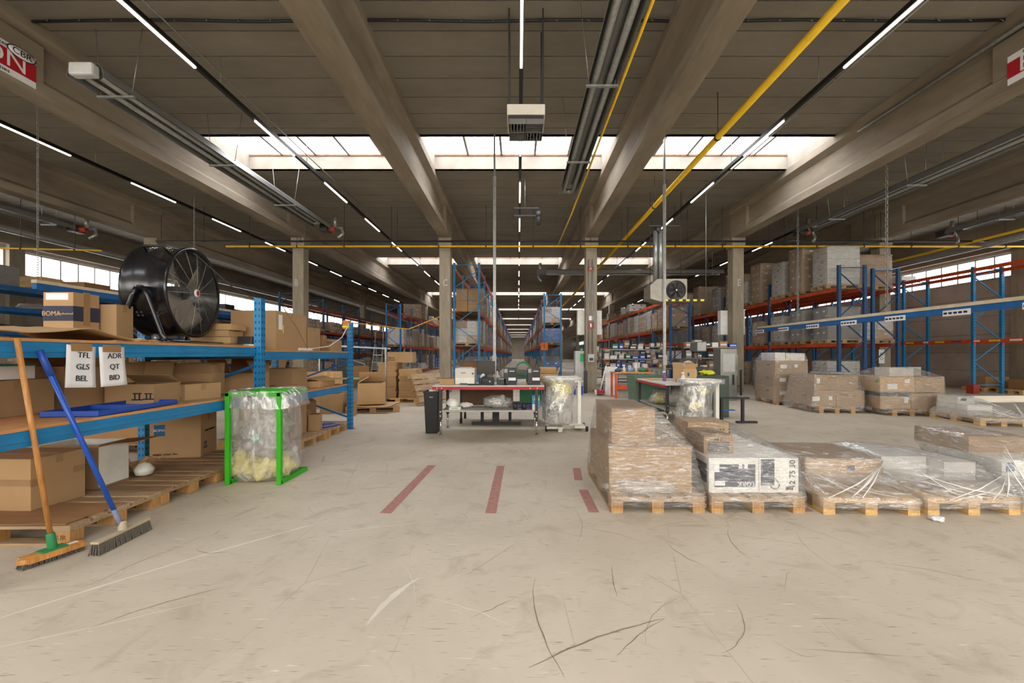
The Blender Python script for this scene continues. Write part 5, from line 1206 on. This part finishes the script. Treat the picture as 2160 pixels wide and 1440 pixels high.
GW=P('wrapped_white','#cfccc6',.5,rnd=.06); TEAL=P('teal_carton','#4d8f93',.6,rnd=.15); BLUC=P('blue_carton','#2f66a8',.6,rnd=.15); GRYC=P('grey_carton','#8d8a86',.7,rnd=.1)
LT=[]   # (look, stack mesh, film mesh, height)
def addlt(look,w,d,h,nx,ny,nz,mats,seed,tent=0,fl=True): LT.append((look,stack_mesh(w,d,h,nx,ny,nz,mats,seed,fl),film_mesh(w,d,h,seed,tent),h))
addlt('tall wrapped brown carton load',1.15,.78,1.55,2,2,5,[CB,FLECK],1)
addlt('wrapped brown carton load',1.15,.78,.95,2,2,3,[CB,FLECK],2)
addlt('wrapped dark brown load',1.1,.76,1.05,2,1,3,[CB2,FLECK],3)
addlt('white wrapped load',1.1,.76,1.0,1,2,4,[GW,GRYC],4,.08)
addlt('tall white wrapped load',1.1,.74,1.3,1,1,6,[GW,GRYC],5,.1)
addlt('pale brown carton load',1.12,.76,.8,2,2,2,[CB3,PAPER],6)
addlt('low brown carton load',1.1,.76,.5,2,2,2,[CB,PAPER],7)
addlt('grey wrapped load',1.1,.74,1.1,1,2,3,[GRYC,PAPER],8,.06)
addlt('mixed brown and white load',1.12,.76,.9,2,2,3,[CB,GW,CB3,FLECK],9)
addlt('blue carton load',1.1,.74,.8,2,2,3,[BLUC,PAPER],10)
addlt('teal and white load',1.1,.74,.85,2,2,3,[TEAL,GW,PAPER],11)
addlt('low white carton load',1.1,.74,.45,2,2,2,[WHITE,INK],12)
# far version: pallet + stack in one mesh
def far_me(i):
    bm=bmesh.new(); bm.from_mesh(LT[i][1]); n=len(LT[i][1].materials); me=bpy.data.meshes.new('pallet_load')
    k=len(bm.faces); bm.from_mesh(FPM); bm.faces.ensure_lookup_table()
    for f in bm.faces[k:]: f.material_index=n
    bm.to_mesh(me); bm.free()
    for mt in LT[i][1].materials: me.materials.append(mt)
    me.materials.append(PALW); return me
FAR=[far_me(i) for i in range(len(LT))]
LEVN=['floor','low','middle','upper','top']
QUEUE=[]
def load(i,x,y,z,label,group=None,far=False,rz=0):
    QUEUE.append((i,x,y,z,label,group,far,rz))
def flush(nmax=285):
    """nearest loads become things of their own, the tiny distant rest one mass"""
    QUEUE.sort(key=lambda q:q[2]+(6 if q[3]<.2 else 0))
    for i,x,y,z,label,group,far,rz in QUEUE[:nmax]:
        if far:
            o=link('pallet_load',FAR[i],None,(x,y,z)); o.rotation_euler=(0,0,rz); tag(o,label,'pallet load',group)
        else:
            t=thing('pallet_load',label,'pallet load',(x,y,z),rz,group)
            link('pallet',FPM,t); link('carton_stack',LT[i][1],t); link('stretch_wrap',LT[i][2],t)
    bm=bmesh.new(); mats=[]; idx={}
    for i,x,y,z,label,group,far,rz in QUEUE[nmax:]:
        me=FAR[i]; k=len(bm.faces); kv=len(bm.verts); bm.from_mesh(me); bm.faces.ensure_lookup_table(); bm.verts.ensure_lookup_table()
        for m_ in me.materials:
            if m_.name not in idx: idx[m_.name]=len(mats); mats.append(m_)
        for f in bm.faces[k:]: f.material_index=idx[me.materials[f.material_index].name]
        bmesh.ops.transform(bm,matrix=Matrix.Translation((x,y,z))@Matrix.Rotation(rz,4,'Z'),verts=bm.verts[kv:])
    me=bpy.data.meshes.new('distant_goods'); bm.to_mesh(me); bm.free()
    for m_ in mats: me.materials.append(m_)
    o=link('distant_goods',me); tag(o,'mass of tiny distant pallet loads far down the racks','pallet loads',None,'stuff')
def clear(i,x,y,z):
    h=LT[i][3]+.16
    for lx in LX:
        if abs(x-lx)<.88:
            if z+h>ZB-.38: return False
            if min(abs(y-r) for r in ROWS)<.75: return False
    return True
def fill(rack,xc,y0,bay,n,levels,names,weights,per=3,pr=.9,far_from=45,seed=1,skip=(),k0=0,gaps=None):
    rnd=random.Random(seed)
    for k in range(k0,n):
        for j,z in enumerate(levels):
            if (k,j) in skip: continue
            gap=(gaps[j] if gaps else ((levels[j+1]-z-.13) if j+1<len(levels) else 9))-.2
            wts=[w for w in weights[j] if LT[w[0]][3]<gap] or [(6,1)]
            for s in range(per):
                if rnd.random()>pr: continue
                i=rnd.choices([a for a,b in wts],[b for a,b in wts])[0]
                y=y0+k*bay+.13+(bay-.26)*(s+.5)/per; x=xc+rnd.uniform(-.04,.04)
                if LT[i][3]>=gap or not clear(i,x,y,z): continue
                slot=('near','middle','far')[s]; far=y>far_from
                if far: lb='%s, %s level far down the %s'%(LT[i][0],names[j],rack); g='%s level loads far down the %s'%(names[j],rack)
                else: lb='%s, %s level, %s bay, %s slot, %s'%(LT[i][0],names[j],ordr[k],slot,rack); g=None
                load(i,x,y,z+.001,lb,g,far,PI if rnd.random()<.5 else 0)
bay=2.75
brownw=[(1,5),(2,3),(8,3),(5,2),(3,1)]
mixw=[(1,3),(3,3),(8,3),(5,3),(9,1.2),(10,1.2),(7,2),(11,1)]
tallw=[(0,4),(4,2),(3,1.5),(7,1)]
# centre aisle, left run
LV=[1.05,1.75,3.15,4.95]
rack_run('blue and orange pallet rack on the left side of the centre aisle',-2.62,-1.6,17.5,bay,32,[1.72,3.15,4.95],5.12,BLUE,ORNG,7)
fill('left aisle rack',-2.11,17.5,bay,32,[0,1.72,3.15],['floor','middle','upper'],[mixw,mixw,[(1,4),(3,2),(8,2),(9,.7),(10,.7)]],gaps=[1.58,1.28,1.65],seed=3,skip=((0,2),(0,0)),far_from=34)
fill('left aisle rack',-2.11,17.5,bay,28,[4.95],['top'],[[(6,2),(11,2),(5,1)]],seed=4,pr=.35,k0=3,far_from=34)
for r,(z,lb) in enumerate(((3.17,'lower'),(3.17+.46,'upper'))):
    for c,x in enumerate((-2.36,-1.86)): carton('big brown carton on the first upper bay of the left aisle rack, %s %s'%(lb,('left','right')[c]),(x,18.15,z),(.48,.6,.45),0,None)
load(1,-2.11,18.95,3.151,'wrapped brown carton load behind the big cartons in the left aisle rack'); load(5,-2.11,19.75,3.151,'pale brown carton load at the end of the first upper bay, left aisle rack')
for k,z in enumerate((.02,.55)): carton('brown carton in the first floor bay of the left aisle rack, %s one'%('lower','upper')[k],(-2.1,18.2,z),(.8,.6,.52),0,None,mat=CB2)
# centre aisle, right run
rack_run('blue and orange pallet rack on the right side of the centre aisle',1.55,2.55,25.4,bay,29,[1.98,3.16,4.75],5.0,BLUE,ORNG,6)
fill('right aisle rack',2.05,25.4,bay,29,[.0,1.98,3.16],['floor','middle','upper'],[mixw,[(6,3),(5,2),(1,2),(9,1),(10,1)],[(3,3),(11,2),(8,3),(1,2)]],gaps=[1.83,1.03,1.45],seed=5,far_from=40)
fill('right aisle rack',2.05,25.4,bay,26,[4.75],['top'],[[(6,2),(3,1),(11,2)]],seed=6,pr=.45,far_from=40)
plate('row_sign','orange square row sign with an S on the right aisle rack','sign',1.55,25.33,1.85,.42,.42,P('orange_card','#e0712e',.6),'S',INK,.3)
# right mid run behind the fan heater
rack_run('blue and orange pallet rack behind the hanging fan heater',7.5,8.45,21.0,bay,10,[.95,1.96,2.66,4.12],3.95,BLUED,ORNG,7,skip=((0,2),),heights=None)
fill('fan heater rack',7.98,21,bay,10,[0,.95,1.96,2.66],['floor','low','middle','upper'],[mixw,[(6,3),(11,2)],[(6,4),(11,3)],[(1,3),(3,3),(5,1),(7,2)]],gaps=[.8,.86,.55,1.3],seed=8,far_from=36)
fill('fan heater rack',7.98,21,bay,8,[4.12],['top'],[[(6,2),(11,2)]],seed=9,pr=.3,k0=2,far_from=36)
# right run in front of column F
rack_run('blue and orange pallet rack with tall loads behind the hanging rail',10.6,11.45,14.1,3.9,7,[1.75,3.6],4.32,NAVYR,ORNG,8)
fill('rack with tall loads',11.02,14.1,3.9,7,[0],['floor'],[[(7,2),(3,2),(11,2),(8,2)]],gaps=[1.6],per=3,seed=10,far_from=36,pr=.8)
fill('rack with tall loads',11.02,14.1,3.9,7,[1.75],['middle'],[[(1,2),(4,2),(7,2),(3,2),(8,2)]],gaps=[1.7],per=3,seed=11,far_from=36)
fill('rack with tall loads',11.02,14.1,3.9,7,[3.6],['top'],[tallw],gaps=[3],per=3,seed=12,far_from=36,pr=.95)
rack_run('second pallet rack standing back to back behind the tall loads rack',11.88,12.73,14.3,3.9,7,[1.75,3.6],4.25,NAVYR,ORNG,4)
fill('back rack',12.31,14.3,3.9,7,[1.75,3.6],['middle','top'],[brownw,[(1,3),(2,3),(7,2)]],per=3,gaps=[1.7,3],seed=13,pr=.5,far_from=30)
# right wall run
t=rack_run('blue and orange pallet rack along the right wall',16.0,17.0,12.3,2.7,12,[1.9,4.39],4.45,BLUE,ORNG,7,skip=(),guard=True)
for k in range(14):
    d=15.3+k*.62; s=MB(); s.box(-.004,.004,0,.34 if k%3 else .2,-.09,-.03); o=s.build('beam_sticker',(YELB,PAPER,YELB,PAPER,BPRINT)[k%5],t); o.location=(-.53,d-12.3-2.4,1.9)
for k in range(9):
    w=.5+.3*random.random(); h=.2+.2*random.random()
    carton('low %s carton atop the right wall rack, %s from near end'%(('white','brown','pale')[k%3],ordr[k]),(16.45+.2*random.random(),18.3+.85*k,4.395),(.6,w,h),0,None,mat=(WHITE,CB,CB3)[k%3],low=True)
for k,(X,Y,w,d,h,mt,lb) in enumerate(((15.0,16.4,.5,.5,.75,WHITE,'white printed sack box at the foot of the right wall rack'),(17.75,16.1,.9,.6,.4,CB,'brown carton on a pallet at the right wall'),(17.75,14.9,.7,.5,.35,CB2,'dark brown carton at the right wall near the frame edge'))):
    pallet('pale wooden pallet on the floor by the right wall, %s of three'%('farthest','middle','nearest')[k],X,Y,0,0,PMF); carton(lb,(X,Y,.145),(w,d,h),0,None,mat=mt,low=True)
for k in range(5):
    o=MB(); blob(o,(0,0,.07),.45,k+60,.12,(1,.7,.17)); o=o.build('paper_sack',P('sack_beige','#b8a88c',.8) if k==0 else MATS['sack_beige'],loc=(13.9+.05*random.random(),19.2,.15*k+.01)); tag(o,'beige paper sack in the pile beside column F, %s from the floor'%ordr[k],'sack')
# ---------------------------------------------------------------- left side
rack_run('blue and orange pallet rack on the left behind the carton clutter',-8.4,-7.5,27.2,bay,9,[.0+.12,1.9,4.05],4.6,BLUED,ORNG,7)
fill('left middle rack',-7.95,27.2,bay,9,[.13,1.9],['floor','middle'],[[(9,1),(11,2),(8,2),(7,2)],[(1,3),(3,2),(4,2),(8,2)]],gaps=[1.6,1.95],seed=20,far_from=40)
fill('left middle rack',-7.95,27.2,bay,8,[4.05],['top'],[[(1,2),(3,2),(6,1)]],seed=21,pr=.4,far_from=40)
rack_run('dark red and blue pallet rack in the dim left bay',-12.3,-11.3,22,bay,10,[1.4,2.7,4.0],4.6,NAVYR,REDR,5)
fill('dim left rack',-11.8,22,bay,10,[0,1.4,2.7],['floor','low','middle'],[mixw,[(3,2),(7,2),(9,1),(2,2)],[(2,2),(6,2),(1,2),(3,1)]],gaps=[1.25,1.15,1.15],seed=22,pr=.7,far_from=34)
rack_run('blue shelving rack along the left wall under the windows',-15.6,-14.5,8.6,2.75,12,[.9,2.05,2.72,3.33],3.4,BLUED,BLUED,6)
fill('left wall rack',-15.05,8.6,2.75,12,[0,.91],['floor','low'],[[(6,2),(11,1)],[(5,1),(6,2),(9,1)]],gaps=[.76,1.0],seed=23,pr=.6,far_from=26)
rnd=random.Random(5)
for k in range(13):
    y=8.6+2.75*(k//2)+(.72,2.03)[k%2]; w=rnd.uniform(.6,.95); h=rnd.uniform(.18,.5)
    kind=(k+1)%4; mt=(FRESH,CB2,DGREY,GRYC)[kind]; nm=('wooden_crate','cardboard_box','machine_part','plastic_crate')[kind]
    t=thing(nm,'%s atop the left wall rack, %s from near end'%(('pale wooden crate','dark brown carton','dark machine part','grey plastic crate')[kind],ordr[k]),('crate','cardboard box','machine part','crate')[kind],(-15.05,y,3.331))
    m=MB(); m.box(-.45,.45,-w/2,w/2,.1 if kind<2 else 0,.1+h)
    m.build('body',mt,t,bevel=.01)
    if kind<2:
        m=MB(); m.box(-.46,.46,-w/2,w/2,.08,.1)
        for q in (-.4,0,.4): m.box(q-.05,q+.05,-w/2,w/2,0,.08)
        m.build('pallet_base',PALW,t)
    if kind==0:
        for q in range(3): m=MB(); m.box(-.455,.455,-w/2-.006,w/2+.006,.12+h*q/3,.1+h*(q+1)/3-.02); m.build('slat',FRESH,t)
for k in range(10):
    y=8.6+2.75*(k//2)+(.75,2.0)[k%2]; h=rnd.uniform(.2,.45); lv=(2.051,2.721)[k%2]
    o=MB(); blob(o,(0,0,h/2),.42,k+90,.25,(1,1.1,h),fz=.0); o=o.build('cloth_bundle',(DGREY,CB2,P('dark_rag','#4a423a',.9),GRYC)[k%4] if k!=2 else MATS.get('dark_rag') or P('dark_rag','#4a423a',.9),loc=(-15.05,y,lv)); tag(o,'dim bundle, %s shelf of left wall rack, %s from near end'%(('second','third')[k%2],ordr[k//2]),'bundle')

flush()
# ================================================================ clutter between the shelving and column C
t=pallet('wooden pallet under the stacked flat cartons left of the packing table',-3.38,12.35,0,0,PMF)
for c,x in enumerate((-3.68,-3.1)):
    for k in range(11 if c==0 else 9):
        w=.5+.02*math.sin(k*2.1+c); o=MB(); o.box(-w/2,w/2,-.38,.38,0,.088)
        for q in range(6): o.box(-w/2-.002,w/2+.002,-.382,.382,.008+.013*q,.012+.013*q,1)
        o=o.build('carton_bundle',[CB3,CB2],loc=(x+.01*math.sin(k*3),12.35,.146+.09*k)); tag(o,'bundle of flat folded cartons, %s from the bottom of the %s stack'%(ordr[k],('left','right')[c]),'carton bundle')
carton('long brown carton lying on top of the stacked flat cartons',(-3.35,12.3,1.14),(.72,.45,.3),0,None,texts=(('BREUK\nGEVAAR',.06,'-y',-.24,.1,INK),))
t=pallet('broken wooden pallet leaning against the stacked flat cartons',-2.65,11.75,0,0,PM); t.rotation_euler=(R(68),R(0),R(62)); t.location=(-2.55,11.85,.42)
pallet('wooden pallet under the big open carton at the end of the shelving',-3.5,10.35,R(15),0,PM)
crumple('loose flat cardboard on the pallet below the big open carton',-3.95,-3.0,9.85,10.9,.146,.02,CB3,seed=51)
carton('big open brown carton with drooping flaps at the end of the shelving',(-3.58,10.45,.19),(.62,.8,.5),R(18),(-155,-120,-30,-60),mat=CB3)
carton('brown carton left of the big open carton',(-4.35,10.1,.0),(.5,.5,.45),R(8),(None,-100,None,20))
carton('narrow brown carton in front of the big open carton',(-3.72,9.55,0),(.16,.3,.33),R(10),None)
carton('brown carton with open flaps far behind the shelving',(-4.6,12.4,.5),(.5,.45,.35),R(20),(20,-60,None,40),mat=CB2)
stuffbox('storage_bin','pale grey storage bin under the open flap carton','bin',-5.0,-4.2,12.1,12.7,0,.48,WGREY,.01,(('lid',0,1,.88,1,.01,GREYM),))
t=thing('folding_table','small green topped folding table with chrome legs left of the stacked cartons','table',(-4.35,11.6,0)); m=MB(); m.box(-.32,.32,-.25,.25,.7,.73); m.build('table_top',P('mint_top','#8fc4ab',.5),t,bevel=.01)
for x in (-.25,.25):
    for y in (-.2,.2): m=MB(); m.tube([(x,y,.7),(x*1.3,y*1.2,0)],.015,8); m.build('leg',CHROME,t)
t=thing('net_cage','black mesh roll cage panel leaning behind the shelving end','cage',(-5.6,14.3,0)); m=MB()
for k in range(20): m.cyl((-.5+.05*k,0,.3),(-.5+.05*k,.0,1.35-.02*k),.006,5)
for k in range(10): m.cyl((-.5,0,.35+.1*k),(.45,0,.3+.09*k),.006,5)
m.build('mesh',BLK,t); m=MB(); m.box(-.5,.45,.01,.03,.3,1.2); m.build('black_sheet',P('black_sheet_grey','#3c3d3f',.4),t); m=MB(); m.tube([(-.5,0,0),(-.5,0,1.36),(.46,0,1.05),(.46,0,0)],.02,8); m.build('frame',GREYM,t)
def ladder(label,X,Y,h,w=.42):
    t=thing('step_ladder',label,'ladder',(X,Y,0)); n=int(h/.27)
    for s in (-1,1): m=MB(); m.bar((s*w/2,-.0,0),(s*w*.36,.5,h),.03,.07); m.build('side_rail',GALV,t)
    for k in range(1,n+1): q=k*.27/h; m=MB(); hw=w/2-(w*.14)*q; m.box(-hw,hw,.5*q-.05,.5*q+.05,h*q-.015,h*q+.015); m.build('tread',GREYM,t)
    for s in (-1,1): m=MB(); m.bar((s*w/2,1.1,0),(s*w*.36,.6,h),.03,.05); m.build('rear_leg',GALV,t)
    for s in (-1,1): m=MB(); m.tube([(s*w*.36,.5,h),(s*w*.36,.55,h+.5),(0,.55,h+.55)],.015,8); m.build('guard_rail',GALV,t)
ladder('aluminium step ladder between the shelving and the stacked cartons',-5.35,15.9,1.75); ladder('second aluminium step ladder behind the stacked flat cartons',-4.9,18.4,1.6,.4)
t=thing('roller_bar','grey steel bar lying across behind the shelving end post','bar',(-4.55,11.6,1.58)); m=MB(); m.box(-.95,1.05,-.02,.02,-.02,.02); o=m.build('bar',GALV,t); o.rotation_euler=(0,R(3),R(8))
for x in (-.85,.95): m=MB(); m.box(x-.02,x+.02,-.02,.02,-1.58,-.02); m.build('post',GALV,t)
# things seen between the shelves behind
carton('brown carton stack base behind the second shelving bay',(-5.4,9.2,0),(.8,.7,.75),R(5),None,mat=CB2)
carton('brown carton on the carton behind the second shelving bay',(-5.4,9.2,.755),(.5,.45,.36),R(-10),(None,20,None,30))
for k in range(7):
    o=MB(); o.box(-.4,.4,-.012,.012,0,.95); o=o.build('leaning_board',(CB3,FRESH)[k%2],loc=(-5.2+.05*k,10.5+.07*k,.0)); o.rotation_euler=(R(-14),0,R(30)); tag(o,'thin pale board leaning behind the second shelving bay, %s from the front'%ordr[k],'board')
t=thing('fire_extinguisher','red fire extinguisher cylinder behind the second shelving bay','extinguisher',(-5.7,10.2,0)); m=MB(); m.lathe([(0,0),(.09,0),(.09,.45),(.05,.55),(0,.56)],None,16); o=m.build('cylinder',REDB,t); m=MB(); m.box(-.03,.03,-.03,.03,.56,.62); m.build('valve',BLK,t)
pallet('wooden pallet in the dark behind the first shelving bay',-5.6,6.2,R(4),0,PMG)
carton('brown carton on the pallet behind the first shelving bay',(-5.6,6.2,.145),(.9,.7,.6),R(4),None,mat=CB2)
# workshop benches and machines between columns D and E
def bench(label,X,Y,w,d,items,seed,h=.85,col=None,upper=True):
    t=thing('workbench',label,'workbench',(X,Y,0)); m=MB(); m.box(-w/2,w/2,-d/2,d/2,h-.04,h); m.build('bench_top',col or GREYM,t)
    for x in (-w/2+.04,w/2-.04):
        for y in (-d/2+.04,d/2-.04): m=MB(); m.box(x-.025,x+.025,y-.025,y+.025,0,h-.04 if y<0 or not upper else h+.75); m.build('leg',DGREY,t)
    if upper:
        for z in (h+.35,h+.72): m=MB(); m.box(-w/2,w/2,d/2-.3,d/2,z-.025,z); m.build('upper_shelf',GREYM,t)
    m=MB(); m.box(-w/2+.05,w/2-.05,-d/2+.05,d/2-.05,.3,.32); m.build('lower_shelf',DGREY,t)
    rnd=random.Random(seed)
    nm=[('parts_bin','blue parts bin','bin',BLUEP),('parts_bin','grey parts bin','bin',GREYM),('cardboard_box','small brown carton','cardboard box',CB),('parts_bin','white parts box','box',WHITE),('parts_bin','dark parts box','box',DGREY),('parts_bin','green parts bin','bin',GREEN)]
    for lv,(z,y) in enumerate((((h+.001,0),(h+.351,d/2-.15),(h+.721,d/2-.15)) if upper else ((h+.001,0),))):
        x=-w/2+.08; q=0
        while x<w/2-.2 and q<9:
            bw=rnd.uniform(.12,.26); bh=rnd.uniform(.1,.26)
            if rnd.random()<.8:
                a=rnd.choice(nm); o=MB(); o.box(0,bw,-.11,.11,0,bh); o.box(.02,bw-.02,-.112,-.11,bh*.3,bh*.6,1); o=o.build(a[0],[a[3],PAPER],loc=(X+x,Y+y,z)); tag(o,'%s, %s, %s, %s from left'%(a[1],('on worktop','on middle shelf','on top shelf')[lv],items,ordr[q]),a[2])
            x+=bw+rnd.uniform(.02,.1); q+=1
bench('grey bench with parts shelves behind the orange legged workbench',4.6,16.6,2.6,.7,'bench behind the orange legs',1)
bench('grey bench with parts shelves left of column E',6.6,14.6,1.8,.7,'bench left of column E',2,.9)
bench('long grey bench with parts shelves below the fan heater rack',5.6,18.6,2.8,.8,'long bench below the fan heater',3,1.0)
bench('grey shelf bench with small bins right of the centre aisle',3.6,19.8,1.6,.7,'shelf bench by the aisle',4,.8)
t=thing('drill_press','grey drill press standing behind the side packing table','machine',(5.35,12.7,0)); m=MB(); m.box(-.25,.25,-.2,.2,0,.06); m.build('base',DGREY,t); m=MB(); m.cyl((0,.1,.06),(0,.1,1.75),.045,14); m.build('column',GREYM,t); m=MB(); m.box(-.14,.14,-.3,.25,1.45,1.75); m.build('head',GREYM,t,bevel=.03); m=MB(); m.box(-.2,.2,-.25,.15,.95,1.0); m.build('work_table',DGREY,t); m=MB(); m.cyl((0,-.18,1.2),(0,-.18,1.45),.03,12); m.build('chuck',CHROME,t)
for k,(X,Y,h,lb) in enumerate(((6.25,12.9,1.55,'grey tall machine cabinet beside the drill press'),(4.75,12.2,1.25,'dark box shaped machine behind the side packing table'))):
    stuffbox('machine_cabinet',lb,'machine',X-.25,X+.25,Y-.25,Y+.25,0,h,(GREYM,DGREY)[k],.02,(('front_panel',.15,.85,.55,.9,.008,WGREY),('handle',.7,.8,.3,.5,.02,BLK)))
t=thing('trolley','trolley with red tub and yellow crates right of column E','trolley',(8.95,15.2,0)); m=MB(); m.box(-.4,.4,-.3,.3,.12,.16); m.build('deck',GREYM,t)
for x in (-.38,.38): m=MB(); m.cyl((x,.28,.16),(x,.28,1.05),.015,8); m.build('upright',GALV,t); m=MB(); m.cyl((x-.02,-.25,.06),(x+.02,-.25,.06),.06,14); m.build('wheel',BLK,t)
for k in range(3): stuffbox('crate','yellow crate on the trolley by column E, %s from the bottom'%ordr[k],'crate',8.62,9.2,14.98,15.42,.161+.17*k,.165,P('crate_yellow','#d99a32',.5) if k==0 else MATS['crate_yellow'],.01)
o=MB(); blob(o,(0,0,.13),.2,71,.1,(1,1,.7),fz=.0); o=o.build('red_tub',REDB,loc=(8.85,15.2,.672)); tag(o,'red round tub on top of the yellow crates','tub')
# ================================================================ camera, light, view
cd=bpy.data.cameras.new('camera'); cam=bpy.data.objects.new('camera',cd); COL.objects.link(cam)
cam.location=(0,0,CH); cam.rotation_euler=(PI/2,0,0); cd.sensor_width=36; cd.lens=36*F/2160
cd.shift_x=-(VX-1080)/2160; cd.shift_y=(VY-720)/2160; cd.clip_start=.05; cd.clip_end=400
SC.camera=cam
w=bpy.data.worlds.new('sky'); SC.world=w; w.use_nodes=True
bg=w.node_tree.nodes['Background']; bg.inputs[0].default_value=(.75,.86,1,1); bg.inputs[1].default_value=1.2
sd=bpy.data.lights.new('sun','SUN'); sd.energy=9; sd.angle=R(.6); sd.color=(1,.95,.86)
so=bpy.data.objects.new('sun',sd); COL.objects.link(so); so.rotation_euler=Vector((-1,-.05,-.42)).to_track_quat('-Z','Y').to_euler()
vs=SC.view_settings; vs.view_transform='Standard'; vs.look='None'; vs.gamma=1; vs.use_curve_mapping=False; vs.exposure=-0.06
SC.display_settings.display_device='sRGB'
cy=SC.cycles; cy.max_bounces=6; cy.diffuse_bounces=4; cy.glossy_bounces=2; cy.use_adaptive_sampling=True; cy.adaptive_threshold=.04; cy.adaptive_min_samples=12; cy.transparent_max_bounces=16; cy.transmission_bounces=4; cy.caustics_reflective=False; cy.caustics_refractive=False
cy.sample_clamp_indirect=6
try: cy.use_denoising=True
except Exception: pass
